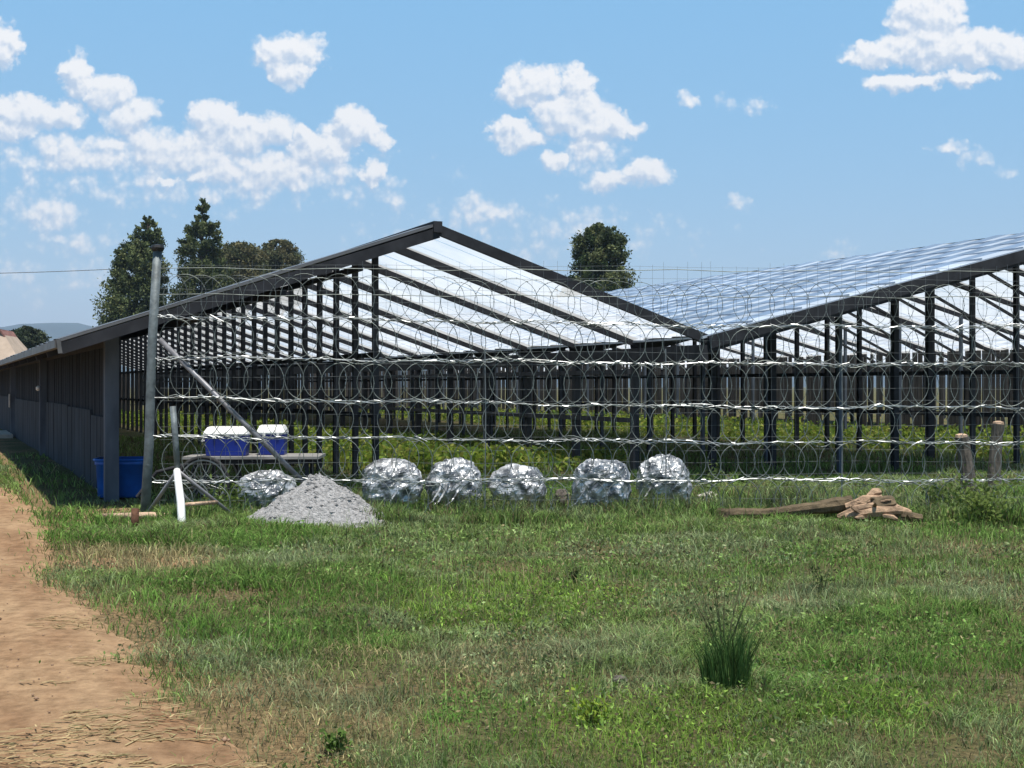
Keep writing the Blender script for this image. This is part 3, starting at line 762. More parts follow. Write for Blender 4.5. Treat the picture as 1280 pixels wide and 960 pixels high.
one('rim', M['blue'], b_, lambda m: m.tube([(.375 * math.cos(t) * (abs(math.cos(t))**5+abs(math.sin(t))**5)**(-.2), .35 * math.sin(t) * (abs(math.cos(t))**5+abs(math.sin(t))**5)**(-.2), .545) for t in np.linspace(0, 2*math.pi, 32, endpoint=False)], .02, 6, closed=True))

# flat cart with two coolers on it
cz = .67
cl, cr = at(236, 570, 17.7), at(402, 570, 17.7)
ct = thing('flat_cart', 'low flat cart with grey deck on spoked wheels behind the fence', 'cart', ((cl.x + cr.x) / 2, 17.75, 0), .04)
CWd = cr.x - cl.x
one('deck', M['deck'], ct, lambda m: [m.box((0, -.35 + .175 * i, .655), (CWd, .165, .035)) for i in range(5)])
one('frame', M['frame'], ct, lambda m: [m.box((0, y_, .6), (CWd * .95, .06, .06)) for y_ in (-.3, .3)] + [m.box((x_, 0, .6), (.05, .7, .05)) for x_ in (-CWd * .4, 0, CWd * .4)])
one('drawbar', M['frame'], ct, lambda m: m.tube([(-CWd * .45, 0, .58), (-CWd * .45 - .5, -.1, .45), (-CWd * .45 - .75, -.15, .12)], .025, 8))
for xw in (-.62,):
    for yw in (-.46, .46):
        wh = MB(); R_ = .33
        wh.tube([(xw + R_ * math.cos(t), yw, .335 + R_ * math.sin(t)) for t in np.linspace(0, 2*math.pi, 28, endpoint=False)], .026, 8, closed=True)
        wo = wh.build('wheel', M['rubber'], ct, True)
        r_ = MB(); r_.tube([(xw + (R_ - .035) * math.cos(t), yw, .335 + (R_ - .035) * math.sin(t)) for t in np.linspace(0, 2*math.pi, 28, endpoint=False)], .016, 6, closed=True)
        r_.tube([(xw, yw - .05, .335), (xw, yw + .05, .335)], .035, 8)
        for t in np.linspace(0, 2*math.pi, 18, endpoint=False): r_.tube([(xw, yw, .335), (xw + (R_ - .035) * math.cos(t), yw, .335 + (R_ - .035) * math.sin(t))], .0018, 4)
        r_.build('rim', M['rim'], wo)
    one('axle', M['frame'], ct, lambda m: m.tube([(xw, -.46, .335), (xw, .46, .335)], .02, 8))
    one('bracket', M['frame'], ct, lambda m: [m.bar((xw, y_, .335), (xw, y_, .58), .05, .03, (0, 1, 0)) for y_ in (-.3, .3)])
for x_ in (.72,):
    for y_ in (-.3, .3):
        one('prop_leg', M['frame'], ct, lambda m: m.bar((x_, y_, -.02), (x_, y_, .58), .05, .05, (0, 1, 0)))
def rbox(m, c, sz, r=.03, taper=1.):
    """box with rounded vertical edges"""
    n = 5; pts = []
    for sx, sy, a0 in ((1, 1, 0), (-1, 1, 90), (-1, -1, 180), (1, -1, 270)):
        for i in range(n):
            a = math.radians(a0 + 90 * i / (n - 1)); pts.append((sx * (sz[0]/2 - r) + r * math.cos(a), sy * (sz[1]/2 - r) + r * math.sin(a)))
    k = len(pts); vs = []
    for z, s in ((-.5, taper * .97), (-.46, taper), (.46, 1.), (.5, .97)):
        vs += [(c[0] + x * s, c[1] + y * s, c[2] + z * sz[2]) for x, y in pts]
    fs = [(i*k+j, i*k+(j+1)%k, (i+1)*k+(j+1)%k, (i+1)*k+j) for i in range(3) for j in range(k)]
    fs += [tuple(range(k-1, -1, -1)), tuple(3*k+j for j in range(k))]
    m.add(vs, fs)
for px0, px1, ptop_, lab in ((258, 311, 533, 'larger deep blue cooler box with white lid on the flat cart'), (324, 358, 531, 'smaller deep blue cooler box with white lid, behind the diagonal stay')):
    d = 17.6 if px0 < 300 else 17.85
    a_, b2 = at(px0, 560, d), at(px1, 560, d); w = b2.x - a_.x; hh = at(300, ptop_, d).z - .675
    c_ = thing('cooler_box', lab, 'cooler', ((a_.x + b2.x) / 2, d, .675), .04, 'cooler boxes on the cart')
    one('body', M['navy'], c_, lambda m: rbox(m, (0, 0, hh * .36), (w, .34, hh * .72), .03, .93))
    def lid(m):
        z0, z1 = hh * .70, hh; pr = [(1.02, .36, z0), (1.03, .37, z0 + .02), (1.0, .34, z0 + .05), (.88, .20, z1 - .01), (.80, .14, z1)]
        for i in range(4):
            A, B = pr[i], pr[i + 1]; qa = [(sx * w * A[0] / 2, sy * A[1] / 2, A[2]) for sx, sy in ((-1,-1),(1,-1),(1,1),(-1,1))]; qb = [(sx * w * B[0] / 2, sy * B[1] / 2, B[2]) for sx, sy in ((-1,-1),(1,-1),(1,1),(-1,1))]
            m.add(qa + qb, [(j, (j + 1) % 4, 4 + (j + 1) % 4, 4 + j) for j in range(4)])
        m.add(qb, ((0, 1, 2, 3),)); m.add([(sx * w * .51, sy * .18, z0) for sx, sy in ((-1,-1),(1,-1),(1,1),(-1,1))], ((3, 2, 1, 0),))
    one('lid', M['white'], c_, lid)
    for x_ in (-.25, .25): one('latch', M['white'], c_, lambda m: m.box((x_ * w, -.183, hh * .68), (.035, .012, .06)))
    one('handle', M['white'], c_, lambda m: m.tube([(-w * .51, -.1, hh * .66), (-w * .56, -.1, hh * .5), (-w * .56, .1, hh * .5), (-w * .51, .1, hh * .66)], .012, 6))

# silver bales
def bale(px0, px1, py0, py1, d, lab, seed, pw=3.2, depth=.85, strips=0):
    a_, b2 = at(px0, py0, d), at(px1, py0, d); w = b2.x - a_.x; hgt = a_.z + .02
    rt = thing('foil_bale', lab, 'bale', ((a_.x + b2.x) / 2, d, -.02), random.uniform(-.3, .3), 'foil wrapped bales along the fence')
    nu, nv = 72, 40; vs = []; fs = []
    for j in range(nv + 1):
        ph = -math.pi / 2 + math.pi * j / nv
        for i in range(nu):
            th = 2 * math.pi * i / nu
            sp_ = lambda v_, p_: math.copysign(abs(v_) ** p_, v_)
            e1_, e2_ = 2 / pw, 2 / 2.6
            p = Vector((sp_(math.cos(ph), e1_) * sp_(math.cos(th), e2_) * w / 2, sp_(math.cos(ph), e1_) * sp_(math.sin(th), e2_) * w * depth / 2, sp_(math.sin(ph), e1_) * hgt / 2))
            q = p * 5.5 + Vector((seed * 7.1, seed * 3.3, 0))
            n1 = mnoise.noise(q * .45); r1 = 1 - abs(mnoise.noise(q)) * 2; r2 = 1 - abs(mnoise.noise(q * 2.3)) * 2
            k = 1 + .12 * n1 + .11 * (r1 - .5) + .055 * (r2 - .5)
            p = p * k
            if p.z < -hgt / 2 * .96: p.z = -hgt / 2 * .96
            vs.append((p.x, p.y, p.z + hgt / 2))
    for j in range(nv):
        for i in range(nu): fs.append((j*nu+i, j*nu+(i+1)%nu, (j+1)*nu+(i+1)%nu, (j+1)*nu+i))
    mb = MB(); mb.add(vs, fs); mb.build('wrapped_body', M['foil'], rt)
    if strips:
        for _ in range(strips):
            x0 = random.uniform(-.4, .2) * w; mb = MB(); y0 = -w * depth * .5
            pts = [(x0, y0 * .93, hgt * .62), (x0 - .06, y0 * 1.06, hgt * .4), (x0 - .15, y0 * 1.15, hgt * .2), (x0 - .25, y0 * 1.22, .07)]
            mb.tube(pts, [.012, .022, .018, .01], 5, flat=.4); mb.build('loose_strap', M['foil'], rt)
    return rt
bale(300, 367, 588, 634, 17.0, 'low crumpled silver bale half hidden behind the gravel heap', 1, 2.3)
bale(452, 527, 574, 640, 17.2, 'round silver bale standing just right of the gravel heap', 2, 2.3, strips=1)
bale(534, 602, 573, 636, 17.4, 'tall silver bale with loose foil straps hanging off its front', 3, 2.4, strips=3)
bale(614, 682, 582, 634, 17.5, 'small low silver bale in the middle of the row between two larger ones', 4, 2.15)
bale(717, 787, 577, 640, 17.0, 'boxy upright silver bale with dark lower half, second from the right end', 5, 3.0, strips=1)
bale(796, 863, 569, 632, 17.6, 'tallest smooth rounded silver bale at the right end of the row', 6, 2.4, strips=1)

# gravel heap with single stones on it
def heap():
    c = gpt(398, 656); c.y = 15.45; c.x = (398 - 640) / F * 15.45; R_ = .95; H_ = .60
    n = 46; vs = []; fs = []; ring = 90
    vs.append((0, 0, H_))
    for i in range(1, n + 1):
        r = R_ * i / n
        for k in range(ring):
            a = 2 * math.pi * k / ring
            rr = r * (1 + .13 * mnoise.noise(Vector((math.cos(a) * 1.3, math.sin(a) * 1.3, 3))))
            x, y = rr * math.cos(a), rr * math.sin(a) * .72
            t = r / R_
            z = H_ * (max(0, 1 - math.sqrt(t * t + .012)) + .02) * (1 + .10 * mnoise.noise(Vector((x * 2.3, y * 2.3, 1)))) - .03 * t
            z += .05 * mnoise.noise(Vector((x * 2.6 + 4, y * 2.6, 9))) * (1 - t) + (.05 * mnoise.noise(Vector((x * 6, y * 6, 5))) + .032 * mnoise.noise(Vector((x * 17, y * 17, 8))) + .02 * mnoise.noise(Vector((x * 38, y * 38, 2)))) * (.4 + .6 * (1 - t))
            vs.append((x + (.03 if t < .5 else 0), y, z))
    for k in range(ring): fs.append((0, 1 + k, 1 + (k + 1) % ring))
    for i in range(n - 1):
        for k in range(ring): fs.append((1 + i*ring + k, 1 + (i+1)*ring + k, 1 + (i+1)*ring + (k+1) % ring, 1 + i*ring + (k+1) % ring))
    mb = MB(); mb.add(vs, fs); top_v = list(vs)
    for i in range(620):
        if i < 440: p = Vector(random.choice(top_v[1:ring * 45]))
        else:
            a = random.uniform(0, 6.28); rr = R_ * random.uniform(.9, 1.18); p = Vector((rr * math.cos(a), rr * math.sin(a) * .72, .01))
        z_ = random.choice((.008, .012, .016, .022, .03)); ax = [Vector((random.uniform(.6, 1.3), 0, 0)) * z_, Vector((0, random.uniform(.6, 1.3), 0)) * z_, Vector((random.uniform(-.3, .3), 0, random.uniform(.5, .9))) * z_]
        v8 = [p + ax[0], p + ax[1], p - ax[0], p - ax[1], p + ax[2], p - ax[2]]
        mb.add(v8, ((0, 1, 4), (1, 2, 4), (2, 3, 4), (3, 0, 4), (1, 0, 5), (2, 1, 5), (3, 2, 5), (0, 3, 5)))
    o = mb.build('gravel_heap', M['gravel']); o.location = (c.x, c.y, 0)
    tag(o, 'heap of grey gravel piled in the grass in front of the fence', 'gravel heap')
heap()

# logs and broken wood on the right
def log(name, pts, rs, mt, lab, cat, group=None, n=9, seed=0):
    mb = MB(); P = []; RR = []
    for i in range(len(pts) - 1):
        for k in range(6):
            f_ = k / 6; p = Vector(pts[i]).lerp(Vector(pts[i+1]), f_); P.append(p + Vector((0, 0, .018 * mnoise.noise(p * 4 + Vector((seed, 0, 0)))))); RR.append((rs[i] * (1 - f_) + rs[i+1] * f_) * (1 + .22 * mnoise.noise(p * 9 + Vector((seed, 2, 0)))))
    P.append(Vector(pts[-1])); RR.append(rs[-1]); mb.tube(P, RR, n)
    o = mb.build(name, M[mt], None, False); return tag(o, lab, cat, group)
la = gpt(906, 652); lb = gpt(1075, 650)
log('log', [(la.x, 15.6, .07), (la.x + .5, 15.65, .09), (la.x + 1.0, 15.7, .13), (la.x + 1.55, 15.75, .20)], [.075, .06, .075, .10], 'logwood', 'long weathered brown log lying in the grass, its right end on broken wood', 'log')
log('log', [(la.x - .04, 15.48, -.02), (la.x - .02, 15.5, .16)], [.075, .07], 'logwood', 'short upright stub of log at the left end of the long log', 'log')
cx_ = at(1090, 630, 15.6).x
ch = [((-.36, -.1, .06), (.30, -.16, .14), .055, 'split pale plank at the front of the broken wood heap'),
      ((-.10, .05, .24), (.42, -.05, .09), .06, 'split pale slab slanting down to the right of the broken wood heap'),
      ((-.30, .1, .16), (.12, .02, .27), .06, 'split pale slab slanting up to the top of the broken wood heap'),
      ((-.03, .1, .29), (.12, .12, .34), .05, 'short pale stump end sticking up on top of the broken wood heap'),
      ((-.42, .0, .05), (-.02, -.12, .20), .05, 'thin pale slab at the left foot of the broken wood heap'),
      ((.15, -.05, .05), (.55, -.1, .05), .06, 'dark short branch at the right foot of the broken wood heap'),
      ((-.2, -.02, .10), (.25, .02, .22), .11, 'thick dark core log in the middle of the broken wood heap')]
for i, (a_, b2, r_, lab) in enumerate(ch):
    o = log('wood_chunk', [(cx_ + a_[0], 15.55 + a_[1], a_[2]), (cx_ + (a_[0] + b2[0]) / 2, 15.55 + (a_[1] + b2[1]) / 2, (a_[2] + b2[2]) / 2 + .02), (cx_ + b2[0], 15.55 + b2[1], b2[2])], [r_ * .7, r_ * 1.15, r_ * .8], 'logwood' if 'dark' in lab else 'splitwood', lab, 'wood', 'broken wood heap in the grass', 7, i * 5.)
for i in range(16):
    a = random.uniform(0, 6.28); rr = random.uniform(.05, .42); x0 = cx_ + .03 + rr * math.cos(a); y0 = 15.5 + rr * .45 * math.sin(a); z0 = max(.03, .29 * (1 - rr / .5) + random.uniform(-.04, .05)); b = random.uniform(0, 6.28); ln = random.uniform(.08, .2)
    dv = Vector((math.cos(b), math.sin(b) * .6, random.uniform(-.5, .7))).normalized() * ln; mb = MB(); p0 = Vector((x0, y0, z0)); r0 = random.uniform(.018, .04)
    P = [p0 - dv, p0 - dv * .3 + Vector((0, 0, random.uniform(-.01, .02))), p0 + dv * .4, p0 + dv]; mb.tube(P, [r0 * .3, r0, r0 * random.uniform(.7, 1.2), r0 * .15], 5, flat=random.uniform(.35, .9))
    pale = i % 3 != 2
    tag(mb.build('wood_splinter', M['splitwood' if pale else 'logwood']), 'small pale splinter of wood in the broken wood heap' if pale else 'small dark splinter of wood in the broken wood heap', 'splinter', 'pale splinters in the wood heap' if pale else 'dark splinters in the wood heap')
# stumps inside
for px, y0, y1, d, r_, lean, lab in ((1205, 546, 600, 19.5, .11, -.09, 'leaning grey split stump with rough bark standing behind the fence'),
                                     (1246, 530, 600, 20.5, .10, .06, 'taller cut stump with pale top standing farther right behind the fence')):
    p = at(px, y0, d)
    st_ = thing('tree_stump', lab, 'stump', (p.x, d, 0))
    mb = MB(); P = [(-lean, 0, -.1), (-lean * .5, 0, p.z * .4), (0, .01, p.z * .8), (lean * .4, 0, p.z)]
    mb.tube(P, [r_ * 1.2, r_, r_ * .9, r_ * .95], 11); mb.build('trunk', M['barkgrey'], st_)
    one('cut_top', M['palewood'], st_, lambda m: m.lathe([(r_ * .9, p.z - .01), (r_ * .85, p.z + .03), (r_ * .3, p.z + .05)], lean * .4, 0, 10))

def rock(px, py, w, h, lab, seed, mt='stone', dd=None):
    p = gpt(px, py); s_ = w / F * p.y
    mb = MB(); vs = []; fs = []; nu, nv = 14, 9
    for j in range(nv + 1):
        ph = -math.pi / 2 + math.pi * j / nv
        for i in range(nu):
            th = 2 * math.pi * i / nu; v = Vector((math.cos(ph) * math.cos(th), math.cos(ph) * math.sin(th), math.sin(ph)))
            v *= 1 + .3 * mnoise.noise(v * 1.7 + Vector((seed, 0, 0))); vs.append((v.x * s_ / 2, v.y * s_ / 2.4, max(-.03, v.z * h / F * p.y * .55 + h / F * p.y * .42)))
    for j in range(nv):
        for i in range(nu): fs.append((j*nu+i, j*nu+(i+1)%nu, (j+1)*nu+(i+1)%nu, (j+1)*nu+i))
    mb.add(vs, fs); o = mb.build('stone', M[mt]); o.location = (p.x, p.y, gz(p.x, p.y)); tag(o, lab, 'stone')
rock(884, 630, 32, 16, 'pale stone lying in the grass right of the last silver bale', 3)
rock(703, 634, 24, 26, 'greyish upright lump between the low bale and the boxy bale', 8, 'barkgrey')
rock(775, 852, 20, 9, 'small grey stone half sunk in the front grass left of the dark tuft', 12, 'barkgrey')
# concrete slab by the plank wall far along
sl = world(-.9, 26.); mb = MB(); mb.box((0, 0, .06), (1.5, 4.2, .12)); o = mb.build('concrete_slab', M['concrete']); o.location = sl; o.rotation_euler = (0, 0, RZ)
tag(o, 'pale concrete slab on the ground against the far plank wall', 'slab')

# ------------------------------------------------------------------ leaves
def leaf_cloud(P, size, col, nrm_up=.3, seed=0, aspect=.55):
    """one kite leaf per point; returns verts, faces, colours"""
    r = np.random.default_rng(seed); n = len(P)
    d = r.normal(size=(n, 3)); d[:, 2] += nrm_up * 0; d /= np.linalg.norm(d, axis=1, keepdims=True)
    u = r.normal(size=(n, 3)); u -= (u * d).sum(1, keepdims=True) * d; u /= np.linalg.norm(u, axis=1, keepdims=True)
    w = np.cross(d, u); s = (size * r.uniform(.6, 1.35, n))[:, None]
    v0 = P - u * s * .5; v1 = P + w * s * aspect * .5 - u * s * .05; v2 = P + u * s * .5; v3 = P - w * s * aspect * .5 - u * s * .05
    V = np.stack([v0, v1, v2, v3], 1).reshape(-1, 3)
    return V, np.arange(4 * n).reshape(n, 4), np.repeat(col, 4, 0)

def tree(name, lab, rows_, d, base_px, n_cl, leaf, cols, kind='conifer', seed=1, per=26, trunk_r=.3, group=None):
    """rows_: (photo y, x left, x right) give centre and radius at each height; a solid of revolution broken into clumps"""
    n_cl = int(n_cl * 1.5); per = int(per * 2.6); leaf *= .78; r = np.random.default_rng(seed)
    zs = np.array([CH - (y - HY) / F * d for y, a, b in rows_][::-1]); cx = np.array([((a + b) / 2 - 640) / F * d for y, a, b in rows_][::-1]); rr = np.array([(b - a) / 2 / F * d for y, a, b in rows_][::-1])
    bx = (base_px - 640) / F * d
    t = thing(name, lab, 'tree', (bx, d, 0), 0, group)
    mb = MB(); zt = zs[-1] * .96
    tz = np.linspace(-.2, zt, 10); pts = [(float(np.interp(z, np.concatenate([[0], zs]), np.concatenate([[bx], cx]))) - bx, 0, float(z)) for z in tz]
    mb.tube(pts, [trunk_r * (1 - .9 * i / 9) for i in range(10)], 9)
    # clump centres
    q = r.uniform(0, 1, n_cl * 3); z = zs[0] + (zs[-1] - zs[0]) * q; R_ = np.interp(z, zs, rr)
    keep = r.uniform(0, rr.max(), len(z)) < R_ + .15 * rr.max(); z = z[keep][:n_cl]; R_ = R_[keep][:n_cl]; n = len(z)
    th = r.uniform(0, 2 * math.pi, n); f_ = np.sqrt(r.uniform(.15, 1., n)) * r.uniform(.78, 1.08, n) * (.92 if kind == 'conifer' else 1.)
    cxx = np.interp(z, zs, cx) - bx; x = cxx + np.cos(th) * R_ * f_; y = np.sin(th) * R_ * f_
    csz = (.17 + .16 * r.random(n)) * np.clip(R_, .8, None) * (.62 if kind == 'conifer' else .9)
    for i in range(0, n, max(1, n // 60)):       # limbs
        zb = z[i] - (.5 if kind == 'conifer' else 1.6) * R_[i] * .5
        zb = max(zb, .5)
        p0 = (float(np.interp(zb, np.concatenate([[0], zs]), np.concatenate([[bx], cx]))) - bx, 0, zb)
        mb.tube([p0, ((p0[0] + x[i]) / 2, y[i] / 2, (zb + z[i]) / 2 + .1 * R_[i]), (x[i], y[i], z[i])], [trunk_r * .25, trunk_r * .16, trunk_r * .06], 5)
    mb.build('trunk', M['bark'], t)
    Cn = np.stack([x, y, z], 1); P = np.repeat(Cn, per, 0); sz = np.repeat(csz, per)
    o = r.normal(size=(n * per, 3)) * .5 * sz[:, None]
    if kind == 'conifer':
        # sprays that reach outward and up from the limb
        out = np.stack([np.cos(th), np.sin(th), np.full(n, .55)], 1); o += np.repeat(out, per, 0) * (r.uniform(-.6, 1.0, n * per) * sz * 1.1)[:, None]
    else: o[:, 2] *= .7
    P = P + o
    cidx = r.integers(0, len(cols), n); cb = np.array(cols)[cidx] * r.uniform(.75, 1.25, (n, 1)); col = np.repeat(cb, per, 0)
    V, Fq, cc_ = leaf_cloud(P, np.full(len(P), leaf), col, seed=seed + 5, aspect=.5)
    np_mesh('crown', V, Fq, M['needle'], cc_, t)
    return t
DK = [(.080, .105, .042), (.12, .148, .058), (.165, .185, .08), (.058, .078, .036)]
tree('cypress_tree', 'dark leaning cypress with a broad base and blunt top, left of the pointed one', [(270, 178, 190), (285, 172, 201), (305, 154, 205), (330, 143, 208), (360, 134, 210), (385, 124, 212), (420, 128, 212), (455, 140, 206)], 112, 180, 330, .34, DK, seed=3, per=34, trunk_r=.45)
tree('cypress_tree', 'tall dark cypress with a narrow pointed spire rising over the shed roof', [(250, 250, 256), (262, 244, 262), (278, 243, 263), (283, 232, 279), (298, 230, 278), (312, 222, 276), (335, 218, 288), (365, 214, 290), (410, 212, 290), (450, 222, 280)], 118, 252, 330, .34, DK, seed=5, per=34, trunk_r=.45)
BR = [(.125, .122, .060), (.155, .142, .070), (.090, .102, .048)]
tree('round_tree', 'olive green round topped tree just right of the pointed cypress', [(305, 290, 315), (311, 275, 328), (322, 264, 335), (345, 260, 340), (385, 270, 335)], 140, 300, 170, .42, BR, 'round', 8, 40, .5)
tree('round_tree', 'brownish olive tree with a rounded crown peeping over the roof near the ridge', [(301, 338, 357), (308, 328, 368), (320, 318, 378), (345, 312, 384), (385, 320, 375)], 150, 348, 170, .42, BR[::-1], 'round', 9, 40, .5)
tree('bushy_conifer', 'dark bushy conifer standing alone between the two roof slopes', [(282, 742, 760), (288, 730, 775), (300, 718, 784), (320, 716, 784), (335, 715, 784), (347, 708, 789), (365, 702, 795), (400, 700, 798), (450, 710, 790)], 100, 750, 380, .32, DK[1:] + [(.055, .085, .035)], seed=12, per=34, trunk_r=.4)
tree('round_tree', 'small dull green tree beside the far house under the blue hill', [(410, 28, 40), (416, 16, 50), (428, 8, 58), (445, 12, 55)], 118, 33, 110, .40, [(.045, .065, .035), (.06, .075, .04)], 'round', 15, 34, .3)

# far house
hp = at(4, 440, 92); hs = thing('house', 'far house with faded red tiled roof at the left edge under the hill', 'house', (hp.x, hp.y, 0), .15)
one('wall', M['plaster'], hs, lambda m: m.box((0, 0, 1.6), (3.2, 6, 3.2)))
def hroof(m):
    w, l_, z0, z1 = 1.9, 3.4, 3.2, 5.5
    vs = [(-w, -l_, z0), (w, -l_, z0), (w, l_, z0), (-w, l_, z0), (-.25, -1.6, z1), (-.25, 1.6, z1), (.25, -1.6, z1), (.25, 1.6, z1)]
    m.add(vs, ((3, 2, 1, 0), (0, 1, 6, 4), (1, 2, 7, 6), (2, 3, 5, 7), (3, 0, 4, 5), (4, 6, 7, 5)))
rf = MB(); hroof(rf); rf = rf.build('roof', M['plaster'], hs)
one('ridge_cap', M['roofred'], rf, lambda m: (m.bar((.42, -2., 5.18), (.42, 2., 5.18), .75, .1, (.82, 0, .57)), m.bar((-.42, -2., 5.18), (-.42, 2., 5.18), .75, .1, (-.82, 0, .57)), m.bar((0, -2.02, 5.5), (0, 2.02, 5.5), .4, .1)))
for x_ in (-.8, .8):
    wn = one('window', M['white'], hs, lambda m: m.box((x_, -3.01, 1.7), (.9, .06, 1.1))); one('pane', M['glass'], wn, lambda m: m.box((x_, -3.045, 1.7), (.76, .03, .96)))
# overhead cable and its pole behind the trees
up = thing('utility_pole', 'wooden utility pole behind the cypress carrying a thin overhead cable', 'utility pole', (at(170, 336, 125).x, 125, 0))
zc = at(0, 337, 125).z
one('pole', M['bark'], up, lambda m: m.tube([(0, 0, -.3), (0, 0, zc + .4)], [.14, .10], 8))
one('cross_arm', M['bark'], up, lambda m: m.box((0, 0, zc + .1), (1.4, .1, .1)))
one('cable', M['cable'], up, lambda m: m.tube([(x_, 0, zc + .16 - .6 * (1 - ((x_ + 22) / 22) ** 2)) for x_ in np.linspace(-44, 0, 24)], .03, 4))

# ------------------------------------------------------------------ meadow
def blades(x, y, h, w, col, lean, r, z=None):
    """bent two-segment blades"""
    n = len(x); z = gh(x, y) - .01 if z is None else z
    a = r.uniform(0, 2 * math.pi, n); b = r.uniform(0, 2 * math.pi, n)
    wx, wy = np.cos(a) * w / 2, np.sin(a) * w / 2; lx, ly = np.cos(b) * lean * h, np.sin(b) * lean * h
    B = np.stack([x, y, z], 1); wv = np.stack([wx, wy, wx * 0], 1)
    m = B + np.stack([lx * .35, ly * .35, h * .6], 1); t = B + np.stack([lx, ly, h * (1 - .25 * lean)], 1)
    V = np.stack([B - wv, B + wv, m + wv * .8, m - wv * .8, t], 1).reshape(-1, 3)
    o = np.arange(n)[:, None] * 5
    F_ = np.concatenate([o + np.array([[0, 1, 2]]), o + np.array([[0, 2, 3]]), o + np.array([[3, 2, 4]])], 0)
    return V, F_, np.repeat(col, 5, 0)

def proj(x, y): return 640 + F * x / y, HY + F * CH / y
PATCH = [  # photo x, y, rx, ry, colour, weight: growth seen in the meadow
 (640, 745, 190, 30, 'lime', .75), (800, 925, 170, 60, 'lime', .85), (1130, 850, 260, 70, 'green', .7), (280, 775, 170, 35, 'green', .75),
 (1080, 895, 130, 30, 'lime', .45), (560, 930, 150, 45, 'green', .6), (990, 745, 60, 22, 'grey', .9), (1210, 735, 90, 28, 'grey', .8), (540, 835, 220, 40, 'dry', .5), (280, 820, 120, 30, 'grey', .8),
 (180, 705, 130, 20, 'dry', .9), (330, 700, 120, 16, 'grey', .8), (370, 900, 120, 60, 'dry', .6), (700, 670, 260, 22, 'mid', .6), (860, 660, 80, 20, 'mid', .5), (1000, 800, 250, 40, 'mid', .5),
 (420, 870, 130, 30, 'grey', .6), (100, 670, 60, 20, 'green', .5), (860, 690, 160, 18, 'grey', .6), (700, 820, 150, 26, 'grey', .5)]
COLS = {'lime': (.220, .355, .055), 'green': (.128, .250, .048), 'mid': (.195, .290, .085), 'grey': (.275, .325, .175), 'dry': (.40, .32, .18)}
def meadow_col(x, y, r):
    n = len(x); px, py = proj(x, y)
    base = np.tile(np.array(COLS['mid']), (n, 1))
    n1 = vnoise(x, y, 1.3, 41); n2 = vnoise(x, y, .45, 42); n3 = vnoise(x, y, .18, 43)
    nn = n1 * .5 + n2 * .3 + n3 * .2
    for nm, lo, hi in (('green', .10, .42), ('grey', .56, .70)):
        k = ((nn > lo) & (nn < hi))[:, None] * .6; base = base * (1 - k) + np.array(COLS[nm]) * k
    jx = (vnoise(x, y, .5, 44) - .5) * 120; jy = (vnoise(x, y, .5, 45) - .5) * 26
    for cx, cy, rx, ry, nm, w in PATCH:
        q = ((px + jx - cx) / rx) ** 2 + ((py + jy - cy) / ry) ** 2
        k = (np.clip(1.25 - q, 0, 1) * w)[:, None]; k = np.where(r.random((n, 1)) < k, .85, k * .25)
        base = base * (1 - k) + np.array(COLS[nm]) * k
    dry = r.random(n) < .10 + .12 * vnoise(x, y, 1.1, 46)
    base[dry] = np.array((.24, .20, .11)) * r.uniform(.6, 1.2, (dry.sum(), 1))
    return base * np.where(r.random((n, 1)) < .12, 1.5, 1.) * r.uniform(.5, 1.35, (n, 1)) * (.72 + .6 * vnoise(x, y, .22, 47))[:, None]
def bare(x, y):
    """0..1: how thin the growth is"""
    b = np.clip((vnoise(x, y, .9, 51) * .6 + vnoise(x, y, .3, 52) * .4 - .52) * 4, 0, 1)
    px, py = proj(x, y)
    for cx, cy, rx, ry in ((180, 705, 140, 20), (330, 905, 110, 70), (560, 840, 160, 26), (125, 641, 80, 9)):
        q = ((px - cx) / rx) ** 2 + ((py - cy) / ry) ** 2; b = np.maximum(b, np.clip(1.3 - q, 0, 1) * (1.1 if cx == 125 else .8))
    return b
def ok_grass(x, y, r):
    t = (x - C0.x) * math.cos(RZ) + (y - C0.y) * math.sin(RZ); l = -(x - C0.x) * math.sin(RZ) + (y - C0.y) * math.cos(RZ)
    on_track = (x < track_x(y) + .20 * r.normal(size=len(x)) + .02) & (x > track_x(y) - 4.3)
    inside = (t > -.1) & (l > -.2)
    yard = (t > -1.15) & (t < .1) & (l > -1.5)
    return ~on_track & ~inside & ~(yard & (r.random(len(x)) > .10))
def scatter(n, y0, y1, power, r):
    """points in the view wedge (and a metre or two beside it); density falls with distance by power"""
    u = r.random(n); e1_ = 2 - power
    y = (y0 ** e1_ + (y1 ** e1_ - y0 ** e1_) * u) ** (1 / e1_) if abs(e1_) > 1e-6 else y0 * (y1 / y0) ** u
    x = (r.random(n) * 2 - 1) * (.40 * y + 1.4); return x, y
Vs, Fs, Cs = [], [], []; off = 0
def push(V, F_, c_):
    global off
    Vs.append(V); Fs.append(F_ + off); Cs.append(c_); off += len(V)
r = np.random.default_rng(77)
# short turf
x, y = scatter(470000, 4.6, 30, 1.65, r); k = ok_grass(x, y, r) & (r.random(len(x)) > bare(x, y) * .85); x, y = x[k], y[k]
tall = vnoise(x, y, 1.6, 61) * .4 + vnoise(x, y, .4, 62) * .25 + vnoise(x, y, .16, 66) * .35
h = (.022 + .23 * tall ** 2.6 + .03 * r.random(len(x))) * (1 + .35 * (y > 13)); w = np.clip(.0008 * y, .004, .02) * r.uniform(.7, 1.3, len(x))
push(*blades(x, y, h, w, meadow_col(x, y, r), r.uniform(.3, 1.5, len(x)), r))
